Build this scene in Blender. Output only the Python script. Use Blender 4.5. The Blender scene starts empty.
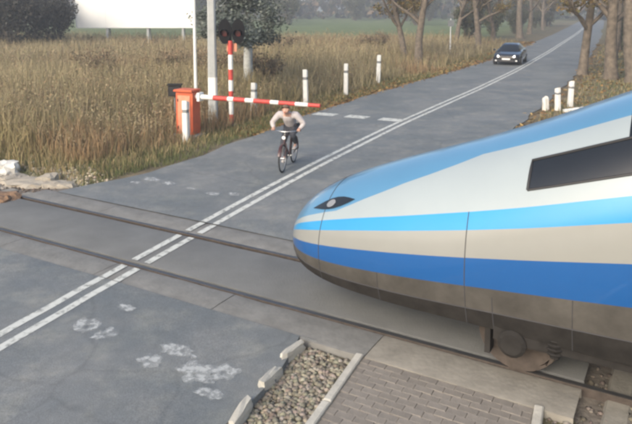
import bpy, bmesh, math, random
import numpy as np
from mathutils import Vector, Matrix

random.seed(7)
rng = np.random.default_rng(11)
R_ = math.radians
scene = bpy.context.scene
COL = scene.collection

# ------------------------------------------------------------------ camera
cam_d = bpy.data.cameras.new('camera')
cam = bpy.data.objects.new('camera', cam_d)
COL.objects.link(cam)
cam.location = (0, 0, 3.99)
cam.rotation_euler = (R_(90 - 6.35), 0, 0)
cam_d.sensor_fit = 'HORIZONTAL'
cam_d.sensor_width = 36
cam_d.lens = 36.86
cam_d.shift_y = -0.2101
cam_d.clip_end = 5000
scene.camera = cam

# ------------------------------------------------------------------ light
SUN_EL, SUN_AZ = R_(30), R_(214)
world = bpy.data.worlds.new('World')
scene.world = world
world.use_nodes = True
wn = world.node_tree
wn.nodes.clear()
sky = wn.nodes.new('ShaderNodeTexSky')
sky.sky_type = 'NISHITA'
sky.sun_disc = False
sky.sun_elevation = SUN_EL
sky.sun_rotation = SUN_AZ
sky.air_density = 1.0
sky.dust_density = 4.0
sky.ozone_density = 1.0
bg = wn.nodes.new('ShaderNodeBackground')
bg.inputs['Strength'].default_value = 0.14
wo = wn.nodes.new('ShaderNodeOutputWorld')
wn.links.new(sky.outputs[0], bg.inputs[0])
wn.links.new(bg.outputs[0], wo.inputs[0])
sun_d = bpy.data.lights.new('sun', 'SUN')
sun_d.energy = 1.1
sun_d.angle = R_(28)
sun_d.color = (1.0, 0.95, 0.87)
sun = bpy.data.objects.new('sun', sun_d)
COL.objects.link(sun)
sv = Vector((math.sin(SUN_AZ) * math.cos(SUN_EL), math.cos(SUN_AZ) * math.cos(SUN_EL), math.sin(SUN_EL)))
sun.rotation_euler = sv.to_track_quat('Z', 'Y').to_euler()
sun.location = (0, 0, 40)

vs = scene.view_settings
vs.view_transform = 'Standard'
vs.look = 'None'
vs.exposure = 0.95
vs.gamma = 1.0
scene.cycles.use_denoising = True
scene.cycles.max_bounces = 6
scene.cycles.volume_bounces = 0
scene.cycles.transparent_max_bounces = 8
scene.cycles.pixel_filter_type = 'BLACKMAN_HARRIS'
scene.cycles.filter_width = 3.0

# ------------------------------------------------------------------ frames
TH = R_(-60.26)
TD = Vector((math.sin(TH), math.cos(TH), 0)); TN = Vector((math.cos(TH), -math.sin(TH), 0))
PS = R_(25.6)
RD = Vector((math.sin(PS), math.cos(PS), 0)); RN = Vector((math.cos(PS), -math.sin(PS), 0))
def T(n, s, z=0): return TN * (7.03 + n) + TD * s + Vector((0, 0, z))     # track: n across, s along
_ca = [-40, -10, 5, 7, 11.8, 15, 21, 32, 42, 60, 104, 200, 420]
_cc = [1.9, 0.75, 0.17, -0.02, -0.15, -0.2, -0.14, 0.33, 0.57, 0.55, 0.0, -2.5, -12]
_aa = np.linspace(-40, 420, 1841)
_k = np.exp(-0.5 * (np.arange(-16, 17) / 6.0) ** 2); _k /= _k.sum()
_cs = np.convolve(np.pad(np.interp(_aa, _ca, _cc), 16, mode='edge'), _k, 'valid')
def cl(a): return np.interp(a, _aa, _cs)
def R(o, a, z=0): return RN * (o - 6.73) + RD * a + Vector((0, 0, z))      # road: o across, a along
def Rc(o, a, z=0): return R(o + float(cl(a)), a, z)                        # offset from the centre line
_lea = [-40, 3, 8, 10, 12, 14, 18, 23, 29, 50, 420]
_leo = [-3.5, -3.8, -4.3, -4.1, -3.5, -3.3, -3.5, -3.8, -3.9, -3.1, -3.0]
def left_edge(a): return float(np.interp(a, _lea, _leo))
def right_edge(a): return float(np.interp(a, [-40, 6.7, 9, 30, 420], [3.3, 3.3, 3.7, 3.6, 3.2]))

# ------------------------------------------------------------------ helpers
class MB:
    def __init__(self): self.v = []; self.f = []; self.m = []
    def add(self, vs_, fs_, m=0):
        b = len(self.v); self.v += [tuple(x) for x in vs_]
        for f in fs_: self.f.append(tuple(i + b for i in f)); self.m.append(m)
    def box(self, c, s, m=0, rot=None, bev=0.0):
        c = Vector(c); hx, hy, hz = s[0] / 2, s[1] / 2, s[2] / 2
        if bev <= 0:
            p = [Vector((x, y, z)) for z in (-hz, hz) for y in (-hy, hy) for x in (-hx, hx)]
            fs = [(0, 2, 3, 1), (4, 5, 7, 6), (0, 1, 5, 4), (2, 6, 7, 3), (0, 4, 6, 2), (1, 3, 7, 5)]
        else:
            b = bev; p = []
            for z, ins in ((-hz, 0), (hz - b, 0), (hz, b)):
                p += [Vector((-hx + ins, -hy + ins, z)), Vector((hx - ins, -hy + ins, z)), Vector((hx - ins, hy - ins, z)), Vector((-hx + ins, hy - ins, z))]
            fs = [(3, 2, 1, 0), (8, 9, 10, 11)]
            for k in range(2):
                for i in range(4):
                    j = (i + 1) % 4; fs.append((k * 4 + i, k * 4 + j, k * 4 + 4 + j, k * 4 + 4 + i))
        if rot is not None: p = [rot @ q for q in p]
        self.add([c + q for q in p], fs, m)
    def tube(self, pts, rad, seg=8, m=0, cap=True):
        pts = [Vector(p) for p in pts]; n = len(pts)
        if not hasattr(rad, '__len__'): rad = [rad] * n
        rings = []; prev = None
        for i in range(n):
            d = (pts[min(i + 1, n - 1)] - pts[max(i - 1, 0)]).normalized()
            if prev is None:
                u = d.orthogonal().normalized()
            else:
                u = (prev - d * prev.dot(d))
                u = u.normalized() if u.length > 1e-6 else d.orthogonal().normalized()
            prev = u; w = d.cross(u)
            rings.append([pts[i] + (u * math.cos(2 * math.pi * k / seg) + w * math.sin(2 * math.pi * k / seg)) * rad[i] for k in range(seg)])
        self.loft(rings, True, cap, cap, m)
    def loft(self, rings, closed=True, cap0=False, cap1=False, m=0):
        n = len(rings[0]); vs_ = [q for r in rings for q in r]; fs = []
        for i in range(len(rings) - 1):
            for k in range(n if closed else n - 1):
                j = (k + 1) % n
                fs.append((i * n + k, i * n + j, (i + 1) * n + j, (i + 1) * n + k))
        if cap0: fs.append(tuple(reversed(range(n))))
        if cap1: fs.append(tuple((len(rings) - 1) * n + k for k in range(n)))
        self.add(vs_, fs, m)
    def disc(self, c, nrm, r, seg=20, m=0, th=0.01):
        c = Vector(c); nrm = Vector(nrm).normalized()
        self.tube([c - nrm * th / 2, c + nrm * th / 2], r, seg, m)
    def torus(self, c, nrm, r, t, seg=28, sub=8, m=0):
        c = Vector(c); nrm = Vector(nrm).normalized(); u = nrm.orthogonal().normalized(); w = nrm.cross(u)
        rings = []
        for i in range(seg + 1):
            a = 2 * math.pi * i / seg; d = u * math.cos(a) + w * math.sin(a)
            rings.append([c + d * (r + t * math.cos(2 * math.pi * k / sub)) + nrm * t * math.sin(2 * math.pi * k / sub) for k in range(sub)])
        self.loft(rings, True, False, False, m)
    def mesh(self, name, mats, smooth=False):
        me = bpy.data.meshes.new(name); me.from_pydata(self.v, [], self.f)
        if not isinstance(mats, (list, tuple)): mats = [mats]
        for x in mats: me.materials.append(x)
        me.polygons.foreach_set('material_index', self.m)
        if smooth:
            me.polygons.foreach_set('use_smooth', [True] * len(self.f))
        me.update(); return me
    def build(self, name, mats, parent=None, smooth=False, loc=None, sharp=None):
        me = self.mesh(name, mats, smooth)
        bm = bmesh.new(); bm.from_mesh(me); bmesh.ops.recalc_face_normals(bm, faces=bm.faces); bm.to_mesh(me); bm.free()
        if smooth and sharp: me.set_sharp_from_angle(angle=R_(sharp))
        return link(name, me, parent, loc)
def link(name, me, parent=None, loc=None):
    o = bpy.data.objects.new(name, me); COL.objects.link(o)
    if parent is not None: o.parent = parent
    if loc is not None: o.location = loc
    return o
def tag(o, label, cat, group=None):
    o['label'] = label; o['category'] = cat
    if group: o['group'] = group
    return o
def thing(name, label, cat, loc, rz=0, group=None):
    o = bpy.data.objects.new(name, None); COL.objects.link(o)
    o.empty_display_size = 0.2; o.location = loc; o.rotation_euler = (0, 0, rz)
    return tag(o, label, cat, group)
def kind(o, k): o['kind'] = k; return o
def dup(root, loc, rz=0, label=None, scale=None, rot=None):
    r = root.copy(); COL.objects.link(r); r.location = loc; r.rotation_euler = rot if rot else (0, 0, rz)
    if label: r['label'] = label
    if scale: r.scale = scale if hasattr(scale, '__len__') else (scale,) * 3
    for ch in list(root.children):
        c = ch.copy(); COL.objects.link(c); c.parent = r
        for g in list(ch.children):
            d = g.copy(); COL.objects.link(d); d.parent = c
    return r
def arr_mesh(name, V, F, mats, col=None, smooth=False):
    me = bpy.data.meshes.new(name); V = np.asarray(V, np.float32); F = np.asarray(F, np.int32)
    nf, k = F.shape
    me.vertices.add(len(V)); me.vertices.foreach_set('co', V.ravel())
    me.loops.add(nf * k); me.loops.foreach_set('vertex_index', F.ravel())
    me.polygons.add(nf); me.polygons.foreach_set('loop_start', np.arange(nf, dtype=np.int32) * k)
    me.update(calc_edges=True)
    if col is not None:
        at = me.color_attributes.new('tint', 'FLOAT_COLOR', 'POINT')
        c4 = np.ones((len(V), 4), np.float32); c4[:, :3] = col; at.data.foreach_set('color', c4.ravel())
    if smooth: me.polygons.foreach_set('use_smooth', np.ones(nf, bool))
    for x in (mats if isinstance(mats, (list, tuple)) else [mats]): me.materials.append(x)
    me.validate(); return me

# ------------------------------------------------------------------ materials
def mat(name, c, rough=0.6, metal=0.0, var=0.12, scale=6.0, bump=0.0, bscale=None, coat=0.0, c2=None, spec=0.5, emit=None, estr=0):
    m = bpy.data.materials.new(name); m.use_nodes = True
    nt = m.node_tree; b = nt.nodes['Principled BSDF']
    b.inputs['Roughness'].default_value = rough; b.inputs['Metallic'].default_value = metal
    b.inputs['Coat Weight'].default_value = coat; b.inputs['Specular IOR Level'].default_value = spec
    tc = nt.nodes.new('ShaderNodeTexCoord')
    nz = nt.nodes.new('ShaderNodeTexNoise'); nz.inputs['Scale'].default_value = scale; nz.inputs['Detail'].default_value = 6; nz.inputs['Roughness'].default_value = 0.65
    nt.links.new(tc.outputs['Object'], nz.inputs['Vector'])
    rp = nt.nodes.new('ShaderNodeValToRGB')
    rp.color_ramp.elements[0].position = 0.3; rp.color_ramp.elements[1].position = 0.7
    c2_ = c2 if c2 else tuple(min(1, x * (1 + var)) for x in c)
    rp.color_ramp.elements[0].color = (*[x * (1 - var) for x in c], 1); rp.color_ramp.elements[1].color = (*c2_, 1)
    nt.links.new(nz.outputs['Fac'], rp.inputs['Fac']); nt.links.new(rp.outputs['Color'], b.inputs['Base Color'])
    if bump > 0:
        n2 = nt.nodes.new('ShaderNodeTexNoise'); n2.inputs['Scale'].default_value = bscale or scale * 6; n2.inputs['Detail'].default_value = 5
        nt.links.new(tc.outputs['Object'], n2.inputs['Vector'])
        bp = nt.nodes.new('ShaderNodeBump'); bp.inputs['Strength'].default_value = bump; bp.inputs['Distance'].default_value = 0.02
        nt.links.new(n2.outputs['Fac'], bp.inputs['Height']); nt.links.new(bp.outputs[0], b.inputs['Normal'])
    if emit:
        b.inputs['Emission Color'].default_value = (*emit, 1); b.inputs['Emission Strength'].default_value = estr
    return m
def tint_mat(name, rough=0.8, trans=0.25):
    m = bpy.data.materials.new(name); m.use_nodes = True; nt = m.node_tree; b = nt.nodes['Principled BSDF']
    at = nt.nodes.new('ShaderNodeAttribute'); at.attribute_name = 'tint'
    b.inputs['Roughness'].default_value = rough; b.inputs['Specular IOR Level'].default_value = 0.2
    nt.links.new(at.outputs['Color'], b.inputs['Base Color'])
    tr = nt.nodes.new('ShaderNodeBsdfTranslucent'); mx = nt.nodes.new('ShaderNodeMixShader'); mx.inputs[0].default_value = trans
    nt.links.new(at.outputs['Color'], tr.inputs['Color']); nt.links.new(b.outputs[0], mx.inputs[1]); nt.links.new(tr.outputs[0], mx.inputs[2])
    nt.links.new(mx.outputs[0], nt.nodes['Material Output'].inputs[0])
    return m

def nodes(m): return m.node_tree.nodes, m.node_tree.links
def asphalt_mat():
    m = bpy.data.materials.new('asphalt'); m.use_nodes = True; N, L = nodes(m); b = N['Principled BSDF']
    tc = N.new('ShaderNodeTexCoord')
    def noise(s, d=5, r=0.6, vec=None):
        n = N.new('ShaderNodeTexNoise'); n.inputs['Scale'].default_value = s; n.inputs['Detail'].default_value = d; n.inputs['Roughness'].default_value = r
        L.new(vec or tc.outputs['Object'], n.inputs['Vector']); return n.outputs['Fac']
    def ramp(f, p0, c0, p1, c1):
        r = N.new('ShaderNodeValToRGB'); r.color_ramp.interpolation = 'EASE'; r.color_ramp.elements[0].position = p0; r.color_ramp.elements[1].position = p1
        r.color_ramp.elements[0].color = (*c0, 1); r.color_ramp.elements[1].color = (*c1, 1); L.new(f, r.inputs[0]); return r.outputs[0]
    def mix(t, f, a, c):
        x = N.new('ShaderNodeMixRGB'); x.blend_type = t
        if isinstance(f, float): x.inputs[0].default_value = f
        else: L.new(f, x.inputs[0])
        L.new(a, x.inputs[1]); L.new(c, x.inputs[2]); return x.outputs[0]
    base = ramp(noise(0.55, 6), 0.35, (0.136, 0.150, 0.154), 0.68, (0.190, 0.198, 0.196))
    dusty = ramp(noise(1.7, 6, 0.7), 0.45, (1, 1, 1), 0.75, (1.4, 1.34, 1.22))
    grain = ramp(noise(85, 2), 0.3, (0.72, 0.72, 0.72), 0.7, (1.25, 1.25, 1.25))
    mid = ramp(noise(5.5, 5, 0.7), 0.3, (0.92, 0.92, 0.92), 0.7, (1.07, 1.07, 1.07)); c = mix('MULTIPLY', 1.0, base, dusty); c = mix('MULTIPLY', 1.0, c, mid); c = mix('MULTIPLY', 0.8, c, grain)
    # bitumen-sealed cracks with a shape of their own
    vo = N.new('ShaderNodeTexVoronoi'); vo.feature = 'DISTANCE_TO_EDGE'; vo.inputs['Scale'].default_value = 0.33
    wv = N.new('ShaderNodeMixRGB'); wv.inputs[0].default_value = 0.3
    nn = N.new('ShaderNodeTexNoise'); nn.inputs['Scale'].default_value = 1.3; nn.inputs['Detail'].default_value = 4
    L.new(tc.outputs['Object'], nn.inputs['Vector']); L.new(tc.outputs['Object'], wv.inputs[1]); L.new(nn.outputs['Color'], wv.inputs[2])
    L.new(wv.outputs[0], vo.inputs['Vector'])
    crack = ramp(vo.outputs['Distance'], 0.002, (0.72, 0.72, 0.73), 0.006, (1, 1, 1))
    c = mix('MULTIPLY', 0.5, c, crack)
    L.new(c, b.inputs['Base Color'])
    rr = ramp(noise(1.1, 4), 0.3, (0.62,) * 3, 0.7, (0.85,) * 3); L.new(rr, b.inputs['Roughness'])
    bp = N.new('ShaderNodeBump'); bp.inputs['Strength'].default_value = 0.35; bp.inputs['Distance'].default_value = 0.01
    L.new(noise(110, 3), bp.inputs['Height']); L.new(bp.outputs[0], b.inputs['Normal'])
    b.inputs['Specular IOR Level'].default_value = 0.35
    return m
def ground_mat():
    m = bpy.data.materials.new('soil_and_turf'); m.use_nodes = True; N, L = nodes(m); b = N['Principled BSDF']
    tc = N.new('ShaderNodeTexCoord')
    def noise(s, d=6, r=0.65):
        n = N.new('ShaderNodeTexNoise'); n.inputs['Scale'].default_value = s; n.inputs['Detail'].default_value = d; n.inputs['Roughness'].default_value = r
        L.new(tc.outputs['Object'], n.inputs['Vector']); return n.outputs['Fac']
    def ramp(f, els):
        r = N.new('ShaderNodeValToRGB'); e = r.color_ramp.elements
        for i, (p, c) in enumerate(els):
            if i < 2: q = e[i]; q.position = p
            else: q = e.new(p)
            q.color = (*c, 1)
        L.new(f, r.inputs[0]); return r.outputs[0]
    soil = ramp(noise(0.9), [(0.3, (0.11, 0.085, 0.055)), (0.7, (0.24, 0.19, 0.125)), (0.5, (0.16, 0.135, 0.085))])
    turf = ramp(noise(0.25), [(0.3, (0.105, 0.145, 0.055)), (0.7, (0.165, 0.19, 0.085))])
    at = N.new('ShaderNodeAttribute'); at.attribute_name = 'tint'
    x = N.new('ShaderNodeMixRGB'); L.new(at.outputs['Fac'], x.inputs[0]); L.new(soil, x.inputs[1]); L.new(turf, x.inputs[2])
    g = ramp(noise(24, 4), [(0.3, (0.7, 0.7, 0.7)), (0.7, (1.3, 1.3, 1.3))])
    y = N.new('ShaderNodeMixRGB'); y.blend_type = 'MULTIPLY'; y.inputs[0].default_value = 0.8
    L.new(x.outputs[0], y.inputs[1]); L.new(g, y.inputs[2]); L.new(y.outputs[0], b.inputs['Base Color'])
    b.inputs['Roughness'].default_value = 0.95; b.inputs['Specular IOR Level'].default_value = 0.15
    bp = N.new('ShaderNodeBump'); bp.inputs['Strength'].default_value = 0.8; bp.inputs['Distance'].default_value = 0.05
    L.new(noise(14, 6), bp.inputs['Height']); L.new(bp.outputs[0], b.inputs['Normal'])
    return m
def worn_paint(name, c, lo, hi, scale=5.0):
    m = bpy.data.materials.new(name); m.use_nodes = True; N, L = nodes(m); b = N['Principled BSDF']
    b.inputs['Base Color'].default_value = (*c, 1); b.inputs['Roughness'].default_value = 0.7
    tc = N.new('ShaderNodeTexCoord')
    n1 = N.new('ShaderNodeTexNoise'); n1.inputs['Scale'].default_value = scale; n1.inputs['Detail'].default_value = 7; n1.inputs['Roughness'].default_value = 0.7
    L.new(tc.outputs['Object'], n1.inputs['Vector'])
    r = N.new('ShaderNodeValToRGB'); r.color_ramp.elements[0].position = lo; r.color_ramp.elements[1].position = hi
    if lo > .4: r.color_ramp.elements[1].color = (.62, .62, .62, 1)
    if lo > .4:
        at = N.new('ShaderNodeAttribute'); at.attribute_name = 'tint'; ml = N.new('ShaderNodeMath'); ml.operation = 'MULTIPLY'
        L.new(n1.outputs['Fac'], ml.inputs[0]); L.new(at.outputs['Fac'], ml.inputs[1]); L.new(ml.outputs[0], r.inputs[0])
    else: L.new(n1.outputs['Fac'], r.inputs[0])
    tr = N.new('ShaderNodeBsdfTransparent'); mx = N.new('ShaderNodeMixShader')
    L.new(r.outputs[0], mx.inputs[0]); L.new(tr.outputs[0], mx.inputs[1]); L.new(b.outputs[0], mx.inputs[2])
    L.new(mx.outputs[0], N['Material Output'].inputs[0])
    return m
def brick_tint(m, amount=0.3):
    N, L = nodes(m); b = N['Principled BSDF']; src = b.inputs['Base Color'].links[0].from_socket
    oi = N.new('ShaderNodeObjectInfo'); hs = N.new('ShaderNodeHueSaturation')
    mr = N.new('ShaderNodeMapRange'); mr.inputs[3].default_value = 1 - amount; mr.inputs[4].default_value = 1 + amount
    L.new(oi.outputs['Random'], mr.inputs[0]); L.new(mr.outputs[0], hs.inputs['Value']); L.new(src, hs.inputs['Color']); L.new(hs.outputs[0], b.inputs['Base Color'])
    return m

M = dict(
    asphalt=asphalt_mat(), ground=ground_mat(),
    paint=worn_paint('road_paint', (0.56, 0.57, 0.52), 0.26, 0.50, 7), worn=worn_paint('worn_road_paint', (0.62, 0.64, 0.62), 0.43, 0.62, 8.5),
    concrete=mat('concrete', (0.30, 0.285, 0.25), 0.9, var=0.2, scale=4, bump=0.4),
    pale_concrete=mat('pale_concrete', (0.46, 0.44, 0.38), 0.9, var=0.18, scale=5, bump=0.4),
    deck=mat('crossing_deck_concrete', (0.150, 0.152, 0.145), 0.85, var=0.16, scale=1.2, bump=0.35, bscale=60),
    beam=mat('edge_beam_concrete', (0.185, 0.182, 0.168), 0.9, var=0.2, scale=3, bump=0.4),
    beam_pale=mat('path_beam_concrete', (0.25, 0.232, 0.195), 0.9, var=0.2, scale=3, bump=0.4),
    paver=brick_tint(mat('paver_concrete', (0.225, 0.202, 0.172), 0.9, var=0.2, scale=9, bump=0.4), 0.09),
    sand=mat('joint_sand', (0.22, 0.20, 0.165), 0.95, var=0.25, scale=8, bump=0.5),
    steel=mat('worn_rail_steel', (0.15, 0.147, 0.143), 0.45, 0.8, var=0.15, scale=3),
    rust=mat('rusty_steel', (0.075, 0.062, 0.053), 0.9, 0.0, spec=0.12, var=0.3, scale=8, bump=0.3),
    sleeper=mat('sleeper_concrete', (0.24, 0.225, 0.19), 0.9, var=0.2, bump=0.3),
    ballast=mat('ballast', (0.16, 0.14, 0.115), 0.95, var=0.35, scale=9, bump=0.9, bscale=22),
    white=mat('white_paint', (0.74, 0.74, 0.70), 0.55, var=0.1, scale=5, bump=0.05),
    red=mat('red_paint', (0.50, 0.06, 0.045), 0.5, var=0.15, scale=5),
    orange=mat('orange_paint', (0.56, 0.115, 0.045), 0.55, var=0.14, scale=3, bump=0.05),
    orange_pale=mat('faded_orange_paint', (0.58, 0.25, 0.15), 0.6, var=0.2, scale=4),
    black=mat('black_plastic', (0.018, 0.018, 0.02), 0.5, var=0.2),
    signal_black=mat('matt_black_paint', (0.010, 0.010, 0.011), 0.8, var=0.2, spec=0.15),
    grey=mat('grey_metal', (0.24, 0.25, 0.25), 0.5, 0.3, var=0.12),
    pole=mat('pole_concrete', (0.37, 0.385, 0.375), 0.85, var=0.12, scale=4, bump=0.3),
    board=mat('white_board', (0.86, 0.86, 0.82), 0.6, var=0.03, scale=1.0),
    t_blue=mat('train_deep_blue', (0.010, 0.085, 0.27), 0.33, var=0.05, scale=0.7, coat=0.6),
    t_cyan=mat('train_light_blue', (0.024, 0.265, 0.54), 0.33, var=0.05, scale=0.7, coat=0.6),
    t_cream=mat('train_silver_cream', (0.262, 0.265, 0.245), 0.33, var=0.05, scale=0.7, coat=0.6),
    t_white=mat('train_white', (0.315, 0.36, 0.37), 0.33, var=0.05, scale=0.7, coat=0.6),
    t_nose=mat('train_pale_blue', (0.085, 0.225, 0.37), 0.33, var=0.05, scale=0.7, coat=0.6),
    t_skirt=mat('train_skirt_grey', (0.078, 0.073, 0.065), 0.75, var=0.3, scale=2.5, bump=0.05, spec=0.15),
    t_under=mat('train_underframe', (0.028, 0.026, 0.024), 0.85, var=0.35, scale=4, spec=0.12),
    t_roof=mat('train_roof_grey', (0.42, 0.47, 0.50), 0.5, var=0.1),
    glass=mat('dark_glass', (0.012, 0.014, 0.016), 0.06, var=0.1, spec=0.6),
    red_lens=mat('unlit_red_lens', (0.10, 0.008, 0.008), 0.2, var=0.1),
    seam=mat('panel_seam', (0.05, 0.05, 0.055), 0.7, var=0.1),
    lamp=mat('headlamp_glass', (0.75, 0.76, 0.74), 0.12, var=0.02, spec=0.7),
    dim_lamp=mat('unlit_lamp_glass', (0.22, 0.23, 0.24), 0.1, var=0.05, spec=0.7),
    lamp_on=mat('lit_headlamp', (0.9, 0.9, 0.85), 0.2, var=0.02, emit=(1.0, 0.96, 0.86), estr=3.5),
    car=mat('dark_car_paint', (0.008, 0.010, 0.015), 0.22, var=0.1, scale=2, coat=0.8),
    tyre=mat('tyre_rubber', (0.02, 0.02, 0.02), 0.85, var=0.2), alloy=mat('wheel_alloy', (0.35, 0.36, 0.37), 0.35, 0.8),
    plate=mat('number_plate', (0.72, 0.72, 0.70), 0.5, var=0.02), chrome=mat('chrome', (0.55, 0.55, 0.55), 0.2, 1.0, var=0.02),
    skin=mat('skin', (0.50, 0.30, 0.22), 0.55, var=0.08, scale=20),
    jacket=mat('pale_jacket_cloth', (0.43, 0.395, 0.385), 0.85, var=0.14, scale=9, bump=0.5, bscale=16),
    trousers=mat('dark_trouser_cloth', (0.042, 0.045, 0.055), 0.9, var=0.25, scale=9, bump=0.4, bscale=18),
    shoe=mat('pale_shoe', (0.50, 0.46, 0.42), 0.7, var=0.15), hair=mat('brown_hair', (0.13, 0.085, 0.055), 0.7, var=0.3, scale=30, bump=0.5, bscale=60),
    frame=mat('dark_red_frame', (0.055, 0.017, 0.015), 0.35, var=0.1, coat=0.4),
    bark=mat('tree_bark', (0.14, 0.115, 0.088), 0.95, var=0.5, scale=3.5, bump=1.0, bscale=14),
    birch=mat('birch_bark', (0.50, 0.52, 0.50), 0.85, var=0.3, scale=5, bump=0.4, c2=(0.62, 0.64, 0.62)),
    rock=mat('pale_rubble', (0.36, 0.32, 0.255), 0.95, var=0.22, scale=4, bump=0.7),
    white_rock=mat('white_rubble', (0.66, 0.64, 0.58), 0.9, var=0.12, scale=4, bump=0.4),
    mound=mat('brown_earth', (0.20, 0.125, 0.075), 0.95, var=0.3, scale=5, bump=0.9, bscale=18),
    tint=tint_mat('foliage_tint'), stone_tint=tint_mat('stone_tint', 0.9, 0.0),
)

# ------------------------------------------------------------------ ground
def fbm(x, y, s=1.0, seed=0):
    r = np.random.default_rng(seed); out = np.zeros_like(x); amp = 1.0
    for o in range(5):
        for _ in range(3):
            a = r.uniform(0, 2 * np.pi); k = s * (2 ** o) * r.uniform(0.7, 1.3); ph = r.uniform(0, 6.28)
            out += amp * np.sin(k * (x * np.cos(a) + y * np.sin(a)) + ph) / 3
        amp *= 0.5
    return out / 1.6
def axis(near0, near1, step, far):
    a = list(np.arange(near0, near1 + 1e-6, step)); d = step
    while a[-1] < far: d *= 1.22; a.append(a[-1] + d)
    d = step
    while a[0] > -far: d *= 1.22; a.insert(0, a[0] - d)
    return np.array(a)
gx = axis(-16, 20, 0.35, 1500); gy = axis(2, 48, 0.35, 1500)
GX, GY = np.meshgrid(gx, gy)
def frame_coords(X, Y):
    a = X * RD.x + Y * RD.y; o = X * RN.x + Y * RN.y + 6.73 - cl(a)
    n = X * TN.x + Y * TN.y - 7.03; s = X * TD.x + Y * TD.y
    return o, a, n, s
def ground_z(X, Y):
    X = np.asarray(X, float); Y = np.asarray(Y, float)
    o, a, n, s = frame_coords(X, Y)
    le = np.interp(a, _lea, _leo)
    dl = np.clip(np.maximum(le - o, o - 3.7), 0, None)             # distance outside the carriageway
    w = np.clip(dl / 1.2, 0, 1)
    z = -0.04 + w * (0.0 + 0.07 * fbm(X, Y, 0.9, 3)) + np.clip((dl - 1.5) / 8, 0, 1) * 0.12
    far = np.clip((np.hypot(X, Y) - 60) / 200, 0, 1); z = z + far * 0.5 * fbm(X, Y, 0.02, 5)
    tr = np.clip((np.abs(n - 0.75) - 1.7) / 1.2, 0, 1)
    z = z * tr + (1 - tr) * (-0.34)
    near = (n < -0.3) & (o > 2.9)
    z = np.where(near, -0.10 + 0.012 * fbm(X, Y, 3, 9), z)
    return z
GZ = ground_z(GX, GY)
go, ga, gn, gs = frame_coords(GX, GY)
turf = np.clip(0.5 + 0.9 * fbm(GX, GY, 0.35, 21), 0, 1) * np.clip((np.abs(go) - 4.6) / 3, 0, 1) * 0.55
turf = np.maximum(turf, np.clip((GY - 62) / 14, 0, 1) * np.clip((-7 - go) / 5, 0, 1))
turf = np.maximum(turf, 0.6 * np.clip((go - 4.4) / 3, 0, 1) * (gn > 4))
ny, nx = GX.shape; idx = np.arange(nx * ny).reshape(ny, nx)
F = np.stack([idx[:-1, :-1].ravel(), idx[:-1, 1:].ravel(), idx[1:, 1:].ravel(), idx[1:, :-1].ravel()], 1)
gm = arr_mesh('ground', np.stack([GX.ravel(), GY.ravel(), GZ.ravel()], 1), F, M['ground'], np.repeat(turf.ravel()[:, None], 3, 1), True)
ground = kind(link('ground', gm), 'structure')

# ------------------------------------------------------------------ road (in two runs, either side of the crossing deck)
CROSS_N0, CROSS_N1 = -0.605, 2.095
def road_run(name, a_list, clip):
    m = MB(); top = []; A = list(a_list)
    cols = np.linspace(0, 1, 9)
    rows = []
    for i, a in enumerate(A):
        le, re = left_edge(a) + float(cl(a)), right_edge(a) + float(cl(a))
        le += 0.10 * math.sin(a * 1.7) * math.sin(a * 0.63 + 1) ; re += 0.08 * math.sin(a * 2.1 + 2)
        row = []
        for c in cols:
            p = R(le + (re - le) * c, a)
            n = p.dot(TN) - 7.03
            if clip < 0 and n > CROSS_N0: p = p + RD * ((CROSS_N0 - n) / RD.dot(TN))
            if clip > 0 and n < CROSS_N1: p = p + RD * ((CROSS_N1 - n) / RD.dot(TN))
            p.z = 0.03 * (1 - (2 * c - 1) ** 2) * min(1, abs(a - 8.2) / 6)
            row.append(p)
        rows.append(row)
    # slab with side skirts
    rings = [[Vector((r[0].x, r[0].y, -0.3))] + r + [Vector((r[-1].x, r[-1].y, -0.3))] for r in rows]
    m.loft(rings, False)
    o = m.build(name, M['asphalt'], None, True, sharp=40)
    return kind(o, 'structure')
road = road_run('road', list(np.arange(9.3, 60, 0.7)) + list(np.arange(60, 400, 4)), 1)
road_near = road_run('road', list(np.arange(-38, 8.2, 0.6)) + [8.2], -1)
def road_z(o, a):
    le, re = left_edge(a), right_edge(a); c = (o - le) / (re - le)
    return 0.03 * max(0, 1 - (2 * c - 1) ** 2) * min(1, abs(a - 8.2) / 6)

def lane_line(name, off, a0, a1, w, parent, mm, step=0.5):
    m = MB(); rings = []
    k = max(2, int((a1 - a0) / step) + 1)
    for a in np.linspace(a0, a1, k):
        j = 0.006 * math.sin(a * 7.1 + off * 20)
        rings.append([Rc(off + dx + j, a, road_z(off + dx, a) + 0.005) for dx in (-w / 2, w / 2)])
    m.loft(rings, False); return m.build(name, mm, parent)
def line_a(n, off):
    a_ = 8.3
    for _ in range(8): a_ += (n - (Rc(off, a_).dot(TN) - 7.03)) / RD.dot(TN)
    return a_
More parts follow.
